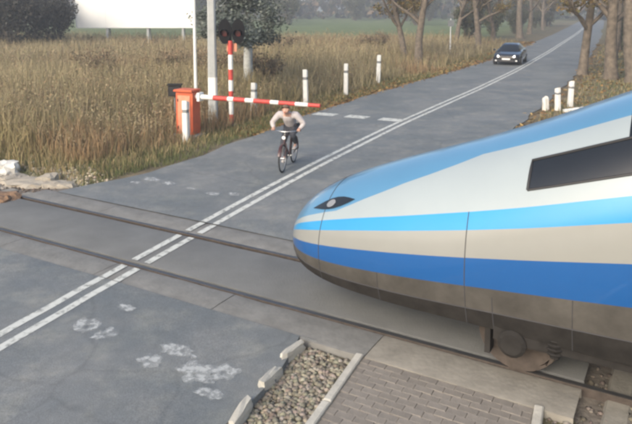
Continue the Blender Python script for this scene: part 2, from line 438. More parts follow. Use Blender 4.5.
# the double line is broken over the rails, as in the photo
for off in (-0.135, 0.135):
    da = -0.06 * off
    lane_line('centre_line', off, -30, float(line_a(-.61, off)), 0.125, road_near, M['paint'])
    lane_line('centre_line', off, float(line_a(2.10, off)), 300, 0.125, road, M['paint'], 1.0)
def flat_quad(name, pts, parent, mm):
    m = MB(); m.add(pts, [tuple(range(len(pts)))]); return m.build(name, mm, parent)
def tz(n, s, dz=0.006):
    p = T(n, s); o, a, _, _ = frame_coords(np.array([p.x]), np.array([p.y])); p.z = road_z(float(o[0]), float(a[0])) + dz; return p
for s0, s1 in ((12.0, 11.12), (10.66, 9.82), (9.32, 8.5)):
    rings = [[tz(13.62 + 0.02 * i, s0 + (s1 - s0) * t) for i in (0, 14, 28)] for t in np.linspace(0, 1, 5)]
    m = MB(); m.loft(rings, False); m.build('stop_line', M['paint'], road)
def blot(name, cn, cs, ln, ls, parent, seed, mm):
    r = random.Random(seed); m = MB(); ring = []
    for k in range(18):
        t = 2 * math.pi * k / 18; q = 0.65 + 0.5 * r.random()
        ring.append(tz(cn + ln * q * math.sin(t), cs + ls * q * math.cos(t), 0.007))
    c_ = tz(cn, cs, .007); inn = [c_.lerp(p_, .6) for p_ in ring]; mid_ = [c_.lerp(p_, .85) for p_ in ring]
    m.add([c_] + inn + mid_ + [c_.lerp(p_, 1.15) for p_ in ring], [(0, 1 + k, 1 + (k + 1) % 18) for k in range(18)] + [(a_ + k, a_ + (k + 1) % 18, a_ + 18 + (k + 1) % 18, a_ + 18 + k) for a_ in (1, 19) for k in range(18)])
    o = m.build(name, mm, parent); at = o.data.color_attributes.new('tint', 'FLOAT_COLOR', 'POINT')
    for k in range(55):
        q = 1.08 if k < 19 else (.95 if k < 37 else .2)
        at.data[k].color = (q, q, q, 1)
    return o
for i, (n_, s_, ln, ls) in enumerate([(3.85, 10.6, .16, .34), (3.78, 10.05, .15, .25), (3.45, 10.75, .1, .22), (3.6, 8.6, .13, .24), (3.8, 8.2, .14, .2), (3.7, 9.3, .06, .2)]):
    blot('worn_paint', n_, s_, ln, ls, road, 40 + i, M['worn'])
for i, (n_, s_, ln, ls) in enumerate([(-1.78, 5.98, .22, .17), (-1.72, 6.35, .22, .26), (-1.62, 4.95, .16, .3), (-1.85, 4.45, .24, .34), (-1.7, 4.2, .2, .2), (-1.95, 5.05, .18, .2), (-2.1, 4.1, .12, .22), (-1.15, 6.25, .1, .2)]):
    blot('worn_paint', n_, s_, ln, ls, road_near, 60 + i, M['worn'])

# ------------------------------------------------------------------ track and crossing deck
S_MIN, S_MAX = -45, 60
DECK0, DECK1 = 0.75, 12.1      # along the track: deck from the footpath to the left road edge
m = MB()
prof = [(-1.9, -0.38), (-1.25, -0.12), (2.75, -0.12), (3.4, -0.38)]
def strip(s0, s1):
    m.loft([[T(n, s, z) for n, z in prof] for s in np.linspace(s0, s1, max(2, int(s1 - s0)))], False)
strip(DECK1 - .2, S_MAX); strip(S_MIN, DECK0 + .2)
m.loft([[T(n, s, -0.30) for n in (-0.7, 2.2)] for s in (DECK0, DECK1)], False)
track = kind(m.build('railway_track', M['ballast'], None), 'structure')
for n in (0.0, 1.5):
    rp = [(-.075, -.17), (-.075, -.158), (-.012, -.135), (-.012, -.04), (-.036, -.03), (-.036, -.004), (-.024, 0.0), (.024, 0), (.036, -.004), (.036, -.03), (.012, -.04), (.012, -.135), (.075, -.158), (.075, -.17)]
    m = MB(); m.loft([[T(n + a, s, b) for a, b in rp] for s in (S_MIN, S_MAX)], True, True, True)
    m.f.append((0, 0, 0)) if False else None
    for i, f in enumerate(m.f): pass
    # top faces polished, flanks rusty
    for i in range(14): m.m[i] = 0 if i in (5, 6, 7) else 1
    m.build('rail', [M['steel'], M['rust']], track)
m = MB(); rz = math.atan2(TD.y, TD.x)
m.box((0, 0, 0), (0.26, 2.5, 0.2), bev=0.03); sm = m.mesh('sleeper', M['sleeper'])
for s in np.arange(S_MIN + 1, S_MAX - 1, 0.6):
    if DECK0 - 0.1 < s < DECK1 + 0.1: continue
    o = link('sleeper', sm, track); o.location = T(0.75, s, -0.185); o.rotation_euler = (0, 0, rz)
deck = None
m = MB(); m.box((0, 0, 0), (DECK1 - DECK0, 2.6, 0.06)); deck = m.build('crossing_base', M['sand']); deck.location = T(0.75, (DECK0 + DECK1) / 2, -0.26); deck.rotation_euler = (0, 0, rz); kind(deck, 'structure')
def deck_strip(name, n0, n1, mm, s0=DECK0, s1=DECK1, z=-0.010, seed=0):
    r = random.Random(seed); m_ = MB(); rings = []
    for s_ in np.linspace(s0, s1, max(3, int((s1 - s0) / .4) + 1)):
        w_ = r.uniform(-.004, .004); rings.append([T(n0, s_, -.2), T(n0 + r.uniform(-.003, .003), s_, z + w_ - .006), T(n0 + .03, s_, z + w_), T((n0 + n1) / 2, s_, z + w_ + .004), T(n1 - .03, s_, z + w_), T(n1 + r.uniform(-.003, .003), s_, z + w_ - .006), T(n1, s_, -.2)])
    m_.loft(rings, False, False, False); o_ = m_.build(name, mm, None, True, sharp=30); return o_
DMI = deck.matrix_basis.inverted()
def deck_child(o_): o_.parent = deck; o_.matrix_parent_inverse = Matrix.Translation(deck.location).inverted() if False else (Matrix.Translation(deck.location) @ deck.rotation_euler.to_matrix().to_4x4()).inverted(); return o_
infill = deck_child(deck_strip('deck_infill', 0.105, 1.395, M['deck'], seed=1))
for nm, n0, n1 in (('near_strip', -0.63, -0.055), ('far_strip', 1.555, 2.13)):
    L_ = 2.27; s_ = DECK0
    while s_ < DECK1 - .5:
        deck_child(deck_strip('edge_beam', n0, n1, M['beam_pale'] if (nm == 'near_strip' and s_ < 3.0) else M['beam'], s_ + .004, min(s_ + L_, DECK1) - .004, -.011 + random.uniform(-.002, .002), int(s_ * 10)))
        s_ += L_
def line_at(n, off):      # point of the centre line (road offset off) at track coordinate n
    a_ = 8.3
    for _ in range(8):
        p_ = Rc(off, a_); a_ += (n - (p_.dot(TN) - 7.03)) / RD.dot(TN)
    return Rc(off, a_)
for off in (-0.135, 0.135):
    for n0, n1, zz in ((-.58, -.09, .003), (.14, 1.36, .003), (1.60, 2.07, .003)):
        rings = []
        for t_ in np.linspace(0, 1, 5):
            n_ = n0 + (n1 - n0) * t_; q = [line_at(n_, off + d_) for d_ in (-.0625, .0625)]
            rings.append([Vector((p_.x, p_.y, zz)) for p_ in q])
        m = MB(); m.loft(rings, False); deck_child(m.build('centre_line', M['paint'], None))

# ------------------------------------------------------------------ footpath with kerbs and pavers
m = MB()
def fp(n, s, z): return T(n, s + 0.1 * (n + 0.5), z)
P0, P1 = -3.1, -0.64; W0, W1 = 1.14, 3.04
m.add([fp(P0, W0, -0.072), fp(P0, W1, -0.072), fp(P1, W1, -0.072), fp(P1, W0, -0.072), fp(P0, W0, -.3), fp(P0, W1, -.3), fp(P1, W1, -.3), fp(P1, W0, -.3)],
      [(0, 1, 2, 3), (0, 1, 5, 4), (1, 2, 6, 5), (2, 3, 7, 6), (3, 0, 4, 7)])
path = kind(m.build('footpath', M['sand']), 'structure')
pm = MB(); pm.box((0, 0, 0), (0.197, 0.097, 0.07), bev=0.004); pme = pm.mesh('paver', M['paver'])
pm = MB(); pm.box((0, 0, 0), (0.097, 0.097, 0.07), bev=0.004); phe = pm.mesh('paver', M['paver'])
pz = math.atan2(TD.y, TD.x)
ang = Matrix.Rotation(pz + math.atan(0.1) * 0, 3, 'Z')
row = 0; n = P1 - 0.05
while n > P0 + 0.04:
    off = 0.1 if row % 2 else 0.0
    items = [(W0 + 0.1 + off + 0.2 * k, pme) for k in range(9)] + [((W0 + 0.05) if off else (W1 - 0.05), phe)]
    for s, me_ in items:
        o = link('paver', me_, path); o.location = fp(n, s, -0.056 + random.uniform(-.003, .003))
        o.rotation_euler = (random.uniform(-.012, .012), random.uniform(-.012, .012), pz + random.uniform(-.012, .012))
    n -= 0.1; row += 1
km = MB(); km.box((0, 0, 0), (0.98, 0.09, 0.26), bev=0.012); kme = km.mesh('kerb_stone', M['pale_concrete'])
kdir = (fp(0, 0, 0) - fp(-1, 0, 0)); kz = math.atan2(kdir.y, kdir.x)
for s in (W0 - 0.05, W1 + 0.05):
    for k in range(3):
        o = link('kerb_stone', kme, path); o.location = fp(P1 - 0.46 - k * 1.0, s, -0.115 + random.uniform(-.006, .006)); o.rotation_euler = (0, 0, kz + random.uniform(-.01, .01))

# loose stones beside the path
def stones(name, pts, smin, smax, colr, seed):
    r = np.random.default_rng(seed); n = len(pts)
    base = np.array([(1, 0, 0), (-1, 0, 0), (0, 1, 0), (0, -1, 0), (0, 0, 1), (0, 0, -1), (.62, .62, .5), (-.62, .62, .5), (.62, -.62, .5), (-.62, -.62, .5)], float)
    tri = np.array([(0, 2, 6), (2, 4, 6), (4, 0, 6), (2, 1, 7), (1, 4, 7), (4, 2, 7), (1, 3, 9), (3, 4, 9), (4, 1, 9), (3, 0, 8), (0, 4, 8), (4, 3, 8), (2, 0, 5), (1, 2, 5), (3, 1, 5), (0, 3, 5)])
    sz = smin + (smax - smin) * r.random(n) ** 2.2
    V = base[None] * sz[:, None, None] * r.uniform(.6, 1.1, (n, 10, 1)) * np.array([1, 1, .65])
    a = r.uniform(0, 6.28, n); c, s_ = np.cos(a), np.sin(a)
    X = V[:, :, 0] * c[:, None] - V[:, :, 1] * s_[:, None]; Y = V[:, :, 0] * s_[:, None] + V[:, :, 1] * c[:, None]
    V = np.stack([X, Y, V[:, :, 2]], 2) + pts[:, None, :] + np.stack([0 * sz, 0 * sz, sz * .3], 1)[:, None, :]
    Ft = (tri[None] + (np.arange(n) * 10)[:, None, None]).reshape(-1, 3)
    g = r.uniform(.55, 1.35, (n, 1)); cc = np.array(colr)[None] * g * r.uniform(.93, 1.07, (n, 3))
    o = link(name, arr_mesh(name, V.reshape(-1, 3), Ft, M['stone_tint'], np.repeat(cc, 10, 0))); return kind(o, 'stuff')
def area_pts(n, f, seed):
    r = np.random.default_rng(seed); out = []
    while len(out) < n:
        p = f(r)
        if p is not None: out.append(p)
    P = np.array([(q.x, q.y, 0) for q in out]); P[:, 2] = ground_z(P[:, 0], P[:, 1]); return P
def gravel1(r):
    n = r.uniform(-3.2, -0.66); s = r.uniform(2.9, 5.0); p = T(n, s)
    if s < W1 + 0.1 + 0.1 * (n + .5) + .03: return None
    o = float(frame_coords(np.array([p.x]), np.array([p.y]))[0][0])
    return p if o > 3.22 + 0.06 * math.sin(n * 9) else None
def gravel2(r):
    n = r.uniform(-3.0, -0.62); s = r.uniform(-2.5, 1.2)
    return T(n, s) if s < W0 - 0.11 + 0.1 * (n + .5) else None
stones('gravel', area_pts(5200, gravel1, 1), .008, .05, (0.25, 0.225, 0.175), 2)
stones('gravel', area_pts(6000, gravel2, 3), .008, .055, (0.24, 0.215, 0.175), 4)
def ballast_pts(s0, s1, n, seed):
    r = np.random.default_rng(seed); q = [T(r.uniform(-1.6, 3.1), r.uniform(s0, s1)) for _ in range(n)]
    P = np.array([(p.x, p.y, 0) for p in q]); nn = P[:, 0] * TN.x + P[:, 1] * TN.y - 7.03
    P[:, 2] = np.interp(nn, [-1.9, -1.25, 2.75, 3.4], [-.38, -.12, -.12, -.38]) + 0.0
    return P
stones('ballast', ballast_pts(DECK1 + .1, DECK1 + 10, 7000, 5), .02, .05, (0.17, 0.13, 0.10), 6)
stones('ballast', ballast_pts(-9, DECK0 - .05, 6500, 7), .02, .05, (0.17, 0.145, 0.12), 8)
# broken edge stones along the tarmac
def chunk(name, loc, size, seed, mm, label, cat, rot=0, group=None, sub=2):
    r = random.Random(seed); bm = bmesh.new(); bmesh.ops.create_cube(bm, size=1)
    bmesh.ops.subdivide_edges(bm, edges=bm.edges, cuts=sub, use_grid_fill=True)
    for v in bm.verts:
        d = v.co.normalized() * 0.62; v.co = v.co.lerp(d, 0.42)
        v.co += Vector((r.uniform(-1, 1), r.uniform(-1, 1), r.uniform(-1, 1))) * 0.075
        v.co = Vector((v.co.x * size[0], v.co.y * size[1], v.co.z * size[2]))
    me = bpy.data.meshes.new(name); bm.to_mesh(me); bm.free(); me.materials.append(mm)
    o = link(name, me); o.location = loc; o.rotation_euler = (r.uniform(-.1, .1), r.uniform(-.1, .1), rot); return tag(o, label, cat, group)
rdz = math.atan2(RD.y, RD.x)
for i, (px_, lab) in enumerate([((3.36, 6.35), 'pale broken edge stone at the tarmac corner by the deck beam'), ((3.40, 5.75), 'pale broken edge stone at the tarmac edge opposite the white paint blotches'), ((3.44, 5.1), 'pale broken edge stone at the tarmac edge farthest from the rails')]):
    chunk('edge_stone', R(px_[0] + 0.02, px_[1], -0.03), (0.42, 0.09, 0.15), 5 + i, M['pale_concrete'], lab, 'stone', rdz + 0.1 * (i - 1), 'broken edge stones beside the tarmac')

# ------------------------------------------------------------------ train
def train():
    root = thing('train', 'streamlined express train in blue, cream and white, nose crossing the road', 'train', T(0.75, 4.72, 0), rz)
    g = np.arange(0, 27.51, 0.02)
    def curve(ts, vals, sm=0.22):
        y = np.interp(g, ts, vals); k = int(sm / 0.02); ker = np.exp(-0.5 * (np.arange(-3 * k, 3 * k + 1) / k) ** 2); ker /= ker.sum()
        ys = np.convolve(np.pad(y, 3 * k, mode='reflect', reflect_type='odd'), ker, 'valid'); return lambda t: float(np.interp(t, g, ys))
    ztop = curve([0, .06, .2, .5, .9, 1.4, 2.0, 2.7, 3.4, 4.2, 5.2, 6.2, 7.4, 27.5], [.98, 1.12, 1.30, 1.52, 1.74, 1.95, 2.17, 2.42, 2.70, 3.06, 3.50, 3.80, 3.95, 3.95], .16)
    hw = curve([0, .06, .2, .5, .9, 1.4, 2.0, 2.7, 3.4, 4.2, 5.2, 6.5, 27.5], [.18, .34, .52, .74, .90, 1.02, 1.13, 1.22, 1.29, 1.34, 1.38, 1.40, 1.40], .14)
    zbot = curve([0, .3, 1.0, 2.0, 3.2, 27.5], [.62, .52, .47, .50, .56, .58], .3)
    fr = [0, .11, .25, .415, .565, .66, .735, .86, .935, 1.0]
    ab = [.58, .85, 1.20, 1.60, 2.0, 2.24, 2.42, 3.05, 3.62, 3.95]
    def wf(q, p):
        qm = .36
        if q < qm: return 1 - .13 * ((qm - q) / qm) ** 2
        return max(0.0, 1 - ((q - qm) / (1 - qm)) ** p) ** (1 / p)
    stations = [0, .03, .08, .15, .25, .37, .5, .65, .8, 1.0, 1.2, 1.4, 1.65, 1.9, 2.2, 2.5, 2.8, 3.1, 3.4, 3.7, 4.0, 4.3, 4.6, 4.9, 5.2, 5.6, 6.0, 6.5, 7.0, 7.6, 8.3, 9.0, 10.0, 11.6, 13.2, 14.8, 16.4, 18.0, 19.6, 21.2, 22.8, 24.4, 26.0, 27.5]
    def levels(t):
        zt, zb = ztop(t), zbot(t); b = min(1, max(0, (t - 4.3) / 2.7)); b = b * b * (3 - 2 * b)
        L = [zb + (zt - zb) * f for f in fr]
        A = [zb] + ab[1:-1] + [zt]
        return [x * (1 - b) + y * b for x, y in zip(L, A)]
    SUB = [3, 3, 3, 3, 2, 2, 4, 3, 6]
    def section(t):
        zt, zb = ztop(t), zbot(t); w = hw(t); p = 2.05 + 1.5 * min(1, max(0, (t - 2.5) / 4.5)); lv = levels(t); pts = []; band = []
        for i in range(9):
            for k in range(SUB[i]):
                u = k / SUB[i]
                if i == 8: u = math.sin(u * math.pi / 2)
                z = lv[i] + (lv[i + 1] - lv[i]) * u
                q = (z - zb) / (zt - zb); pts.append((w * wf(q, p), z)); band.append(i)
        pts.append((0.0, zt)); return pts, band
    parts = {}
    def put(key, quad, sg=1):
        if key in ('cab_side_window', 'passenger_window_band'): key = key + ('' if sg > 0 else '.R')
        parts.setdefault(key, MB()).add(quad, [(0, 1, 2, 3)])
    secs = [section(t) for t in stations]
    band = secs[0][1]
    def part_of(i, t):
        if i <= 0: return 'skirt'
        if i == 1: return 'valance' 
        if i == 2: return 'blue_band'
        if i == 3: return 'cream_band'
        if i == 4: return 'light_blue_band'
        if i == 5: return 'body_shell'
        if i == 6:
            if 3.4 <= t < 4.6: return 'cab_side_window'
            if t >= 8.3 and t < 26: return 'passenger_window_band'
            return 'body_shell'
        if i >= 7:
            if 4.3 <= t < 5.6: return 'windscreen'
            if i == 8 and t < 4.3: return 'nose_cowl'
            return 'roof_panel' if (i == 8 and t > 6) else 'body_shell'
    k0_ = band.index(6); j0_ = stations.index(1.0)
    for j in range(len(stations) - 1):
        t0, t1 = stations[j], stations[j + 1]; tm = (t0 + t1) / 2
        A, B_ = secs[j][0], secs[j + 1][0]
        for k in range(len(A) - 1):
            key = part_of(band[k], tm)
            diag = None
            if k0_ <= k < k0_ + 7:                       # slanting edge of the blue nose cowl
                js = j0_ + (k - k0_)
                key = 'nose_cowl' if j < js else ('diag' if j == js else part_of(band[k], tm))
            for sg in (1, -1):
                if key == 'diag':
                    a = (-t0, sg * A[k][0], A[k][1]); b = (-t0, sg * A[k + 1][0], A[k + 1][1])
                    c = (-t1, sg * B_[k + 1][0], B_[k + 1][1]); d = (-t1, sg * B_[k][0], B_[k][1])
                    parts.setdefault('nose_cowl', MB()).add((a, b, c), [(0, 1, 2)]); parts.setdefault('body_shell', MB()).add((a, c, d), [(0, 1, 2)]); continue
                a = (-t0, sg * A[k][0], A[k][1]); b = (-t0, sg * A[k + 1][0], A[k + 1][1])
                c = (-t1, sg * B_[k + 1][0], B_[k + 1][1]); d = (-t1, sg * B_[k][0], B_[k][1])
                put(key, (a, b, c, d), sg)
    # front cap of the nose and the rear end wall
    for t, key in ((0, 'nose_cowl'), (27.5, 'end_wall')):
        A = section(t)[0]; mb = parts.setdefault(key, MB())
        ring = [(-t, y, z) for y, z in A] + [(-t, -y, z) for y, z in reversed(A[:-1])]
        mb.add(ring, [tuple(range(len(ring)))])
    mats = dict(skirt='t_under', valance='t_skirt', blue_band='t_blue', cream_band='t_cream', light_blue_band='t_cyan', body_shell='t_white', nose_cowl='t_nose', cab_side_window='glass', passenger_window_band='glass', windscreen='glass', roof_panel='t_roof', end_wall='t_under')
    objs = {}
    for k, mb in parts.items():
        k = k; base = k.replace('.R', ''); me = mb.mesh(base, M[mats[base]], True)
        bm = bmesh.new(); bm.from_mesh(me); bmesh.ops.remove_doubles(bm, verts=bm.verts, dist=1e-5); bmesh.ops.recalc_face_normals(bm, faces=bm.faces); bm.to_mesh(me); bm.free()
        objs[k] = link(base, me, root)
    # smooth normals across the seams between painted bands
    def nrm(t, k, sg):
        e = 0.04; i = k
        A = section(max(0, t - e))[0]; B_ = section(t + e)[0]; C = section(t)[0]
        k0, k1 = max(0, k - 1), min(len(C) - 1, k + 1)
        dt = Vector((-(min(t + e, 99) - max(0, t - e)), B_[k][0] - A[k][0], B_[k][1] - A[k][1])); dk = Vector((0, C[k1][0] - C[k0][0], C[k1][1] - C[k0][1]))
        if k == len(C) - 1: dk = Vector((0, -1, 0))
        v = dk.cross(dt); 
        if v.y < 0 and k < len(C) - 2: v = -v
        if k >= len(C) - 2 and v.z < 0: v = -v
        v.normalize(); return Vector((v.x, v.y * sg, v.z))
    table = {}
    for t, (A, _) in zip(stations, secs):
        for k, (y, z) in enumerate(A):
            for sg in (1, -1): table[(round(-t, 3), round(sg * y, 3), round(z, 3))] = nrm(t, k, sg)
    for k, o in objs.items():
        if k == 'end_wall': continue
        me = o.data; ns = []
        for v in me.vertices:
            q = table.get((round(v.co.x, 3), round(v.co.y, 3), round(v.co.z, 3))); ns.append(tuple(q) if q else (0, 0, 0))
        me.normals_split_custom_set_from_vertices(ns)
    # panel seams: hatch rings and door outlines
    def ring_seam(t, k0, k1, r=0.006, name='panel_seam'):
        A = section(t)[0]; n_ = len(A); m_ = MB()
        pts = [(-t, y, z) for y, z in A[k0:k1]]
        if k1 >= n_: m_.tube(pts + [(x, -y, z) for x, y, z in reversed(pts[:-1])], r, 5); m_.build(name, M['seam'], root)
        else:
            for sg in (1, -1):
                m_ = MB(); m_.tube([(x, sg * y, z) for x, y, z in pts], r, 5); m_.build(name, M['seam'], root)
    nlast = len(secs[0][0])
    ring_seam(0.8, 0, nlast); ring_seam(2.8, 0, 15); ring_seam(3.1, 0, 6)
    # headlight clusters
    for sg in (1, -1):
        m_ = MB(); A0, A1 = section(0.62)[0], section(1.18)[0]
        ringsq = []
        for t in np.linspace(0.55, 1.25, 8):
            A = section(t)[0]; lv = levels(t); f = math.sin((t - .55) / .7 * math.pi); z0 = lv[6] + (lv[7] - lv[6]) * (.55 - .38 * f); z1 = lv[6] + (lv[7] - lv[6]) * (.55 + .38 * f)
            zt, zb = ztop(t), zbot(t); row_ = []
            for z in np.linspace(z0, z1, 5):
                row_.append((-t, sg * (hw(t) * wf((z - zb) / (zt - zb), 2.05) + .006), z + .004))
            ringsq.append(row_)
        m_.loft(ringsq, False); hl = m_.build('headlight', M['glass'], root, True)
        for ta, tb in ((.80, .95),):
            m2 = MB(); rows_ = []
            for t in np.linspace(ta, tb, 7):
                lv = levels(t); f = math.sin((t - ta) / (tb - ta) * math.pi) ** .5; zt, zb = ztop(t), zbot(t); h_ = lv[7] - lv[6]
                rows_.append([(-t, sg * (hw(t) * wf((z - zb) / (zt - zb), 2.05) + .011), z + .008) for z in np.linspace(lv[6] + h_ * (.55 - .25 * f), lv[6] + h_ * (.55 + .25 * f), 5)])
            m2.loft(rows_, False); m2.build('lamp', M['dim_lamp'], hl, True)
    m_ = MB(); m_.tube([(-t, 0, ztop(t) + .001) for t in np.linspace(.02, .8, 14)], .005, 5); m_.tube([(.001, 0, z) for z in np.linspace(zbot(0), ztop(0), 5)], .005, 5); m_.build('hatch_seam', M['seam'], root)
    for sg in (1, -1):                                  # skirt panel joints and lifting steps
        for t in (1.7, 3.9):
            A = section(t)[0]; m_ = MB(); m_.tube([(-t, sg * y, z) for y, z in A[0:7]], .005, 5); m_.build('panel_seam', M['seam'], root)
        A = [section(t)[0][3] for t in stations if t <= 5.2]
        m_ = MB(); m_.tube([(-t, sg * (p[0] + .001), p[1]) for t, p in zip(stations, A)], .006, 5); m_.build('skirt_edge', M['seam'], root)
        m_ = MB()
        wt = [t for t in stations if 3.4 <= t <= 4.6]; i6 = band.index(6); i7 = band.index(7)
        loop = [(-t, section(t)[0][i6]) for t in wt] + [(-wt[-1], section(wt[-1])[0][k]) for k in range(i6 + 1, i7)] + [(-t, section(t)[0][i7]) for t in reversed(wt)] + [(-wt[0], section(wt[0])[0][k]) for k in range(i7 - 1, i6 - 1, -1)]
        m_.tube([(x, sg * (p[0] + .002), p[1]) for x, p in loop], .014, 6); m_.build('window_seal', M['black'], root)
    # wipers
    for sg in (-.35, .35):
        m_ = MB(); zt = ztop(3.45); m_.tube([(-4.32, sg, ztop(4.32) - .03), (-4.7, sg * .6, ztop(4.7) + .012), (-5.1, sg * .5, ztop(5.1) + .012)], .012, 5); m_.build('wiper', M['black'], root)
    # bogies
    for bx in (-4.55, -23.5):
        m_ = MB()
        for sg in (1, -1):
            m_.box((bx, sg * 1.05, .56), (2.9, .14, .20), bev=.03); m_.box((bx, sg * 1.05, .72), (.9, .22, .2), bev=.03)
            for ax in (-1.25, 1.25):
                m_.tube([(bx + ax, sg * .96, .46), (bx + ax, sg * 1.14, .46), (bx + ax, sg * 1.17, .46)], [.15, .15, .11], 16); m_.box((bx + ax * .86, sg * 1.05, .52), (.42, .12, .16), bev=.03)
                for zc in np.linspace(.46, .70, 6): m_.torus((bx + ax * .66, sg * 1.08, zc), (0, 0, 1), .075, .016, 12, 5)
                m_.tube([(bx + ax * .66, sg * 1.08, .40), (bx + ax * .66, sg * 1.08, .74)], .05, 8); m_.box((bx + ax * 1.22, sg * .98, .40), (.06, .16, .30), bev=.01)
        m_.box((bx, 0, .62), (.7, 2.0, .2)); bo = m_.build('bogie', M['t_under'], root)
        for ax in (-1.25, 1.25):
            for sg in (1, -1):
                m_ = MB(); m_.tube([(bx + ax, sg * .675, .441), (bx + ax, sg * .70, .441), (bx + ax, sg * .71, .441), (bx + ax, sg * .81, .441), (bx + ax, sg * .812, .441), (bx + ax, sg * .79, .441), (bx + ax, sg * .775, .441), (bx + ax, sg * .80, .441), (bx + ax, sg * .96, .441)], [.468, .468, .442, .438, .40, .37, .2, .12, .11], 32); m_.build('wheel', M['rust'], bo, True, sharp=35)
    # underframe boxes between the bogies
    for x0 in (-9.5, -12.2, -14.9, -17.6, -20.0):
        m_ = MB(); m_.box((x0, 0, .46), (2.2, 2.3, .4), bev=.04); m_.build('equipment_case', M['t_under'], root)
    m_ = MB()
    for sg in (1, -1):
        m_.add([(-7.15, sg * 1.402, 1.3), (-8.05, sg * 1.405, 1.3), (-8.05, sg * 1.395, 2.35), (-7.15, sg * 1.392, 2.35)], [(0, 1, 2, 3)])
    return root
train()

# ------------------------------------------------------------------ skinned figures
def skin_mesh(name, verts, edges, radii, root=0, sub=2, mm=None):
    me = bpy.data.meshes.new(name + '_cage'); me.from_pydata([tuple(v) for v in verts], edges, [])
    o = bpy.data.objects.new(name + '_cage', me); COL.objects.link(o)
    md = o.modifiers.new('skin', 'SKIN'); md.use_smooth_shade = True
    sk = me.skin_vertices[0].data
    for i, r in enumerate(radii):
        sk[i].radius = (r, r) if not hasattr(r, '__len__') else r; sk[i].use_root = (i == root)
    s = o.modifiers.new('sub', 'SUBSURF'); s.levels = sub; s.render_levels = sub
    dg = bpy.context.evaluated_depsgraph_get(); dg.update()
    out = bpy.data.meshes.new_from_object(o.evaluated_get(dg)); out.name = name
    bpy.data.objects.remove(o); bpy.data.meshes.remove(me)
    out.materials.clear()
    if mm: out.materials.append(mm)
    out.polygons.foreach_set('use_smooth', [True] * len(out.polygons))
    return out

HEAD = math.atan2(-0.97, -0.22)
BIKE = Vector((-0.68, 15.86, 0.02))
def bicycle():
    t = thing('bicycle', 'dark brownish red bicycle ridden across the tarmac toward the rails', 'bicycle', BIKE, HEAD)
    RA, FA = Vector((-.50, 0, .34)), Vector((.57, 0, .34)); BB = Vector((-.06, 0, .28)); ST = Vector((-.22, 0, .78)); HT = Vector((.36, 0, .86)); HB = Vector((.40, 0, .72))
    m = MB()
    for a, b, r in ((BB, ST, .017), (BB, HB, .02), (ST, HT, .017), (HB, HT, .022)): m.tube([a, b], r, 8)
    for sg in (-.06, .06):
        off = Vector((0, sg, 0)); m.tube([BB + off * .6, RA + off], .011, 6); m.tube([ST + off * .3, RA + off], .010, 6)
    m.build('frame', M['frame'], t, True, sharp=40)
    m = MB(); m.tube([HB, HB + Vector((.015, 0, -.05))], .022, 8)
    for sg in (-.055, .055): m.tube([HB + Vector((.015, sg, -.04)), HB + Vector((.07, sg, -.2)), FA + Vector((0, sg, 0))], .013, 6)
    m.build('fork', M['frame'], t, True, sharp=40)
    for nm, c in (('front_wheel', FA), ('rear_wheel', RA)):
        m = MB(); m.torus(c, (0, 1, 0), .322, .020, 36, 8); w = m.build('wheel', M['tyre'], t, True)
        m = MB(); m.torus(c, (0, 1, 0), .298, .011, 36, 6); m.build('rim', M['alloy'], w, True)
        m = MB(); m.tube([c + Vector((0, -.05, 0)), c + Vector((0, .05, 0))], .022, 10)
        for k in range(18):
            a = 2 * math.pi * k / 18; m.tube([c + Vector((0, .025 * (-1) ** k, 0)), c + Vector((math.cos(a) * .295, 0, math.sin(a) * .295))], .0022, 3)
        m.build('spoke_hub', M['alloy'], w)
        m = MB(); rings = []
        a0, a1 = (R_(-15), R_(150)) if nm == 'rear_wheel' else (R_(20), R_(165))
        for a in np.linspace(a0, a1, 14) if nm == 'front_wheel' else np.linspace(R_(30), R_(190), 14):
            d = Vector((math.cos(a), 0, math.sin(a))); rings.append([c + d * .362 + Vector((0, -.032, 0)), c + d * .372, c + d * .362 + Vector((0, .032, 0))])
        m.loft(rings, False); m.build('mudguard', M['frame'], t, True)
    m = MB(); m.tube([ST, Vector((-.25, 0, .91))], .013, 8); m.build('seat_post', M['alloy'], t)
    m = MB(); m.loft([[Vector((x, y * w, .935 + z)) for y, z in ((-1, -.02), (-.8, .02), (0, .03), (.8, .02), (1, -.02), (0, -.035))] for x, w in ((-.38, .05), (-.34, .085), (-.26, .075), (-.17, .03), (-.09, .018))], True, True, True); m.build('saddle', M['black'], t, True, sharp=50)
    m = MB(); m.tube([HT, Vector((.35, 0, .93)), Vector((.37, 0, .95))], .015, 8)
    m.tube([(.20, -.33, .97), (.27, -.29, .975), (.34, -.16, .965), (.37, 0, .955), (.34, .16, .965), (.27, .29, .975), (.20, .33, .97)], .012, 8); hbk = m.build('handlebar', M['chrome'], t, True, sharp=50)
    for sg in (-1, 1):
        m = MB(); m.tube([(.27, sg * .29, .975), (.17, sg * .345, .968)], .018, 8); m.build('grip', M['black'], hbk)
    m = MB(); m.tube([BB + Vector((0, -.07, 0)), BB + Vector((0, .07, 0))], .028, 10); m.disc(BB + Vector((0, -.055, 0)), (0, 1, 0), .095, 24, 0, .005)
    for sg, a in ((-1, R_(-75)), (1, R_(105))):
        e = BB + Vector((math.cos(a) * .17, sg * .085, math.sin(a) * .17)); m.tube([BB + Vector((0, sg * .075, 0)), e], .011, 6)
    cr = m.build('crank', M['alloy'], t, True, sharp=40)
    for sg, a in ((-1, R_(-75)), (1, R_(105))):
        e = BB + Vector((math.cos(a) * .17, sg * .135, math.sin(a) * .17)); m = MB(); m.box(e, (.10, .09, .025)); m.build('pedal', M['black'], cr)
    m = MB(); m.tube([HT + Vector((.05, 0, -.03)), HT + Vector((.11, 0, -.03))], [.03, .045], 12); m.build('front_lamp', M['lamp'], t, True, sharp=40)
    return t
bicycle()

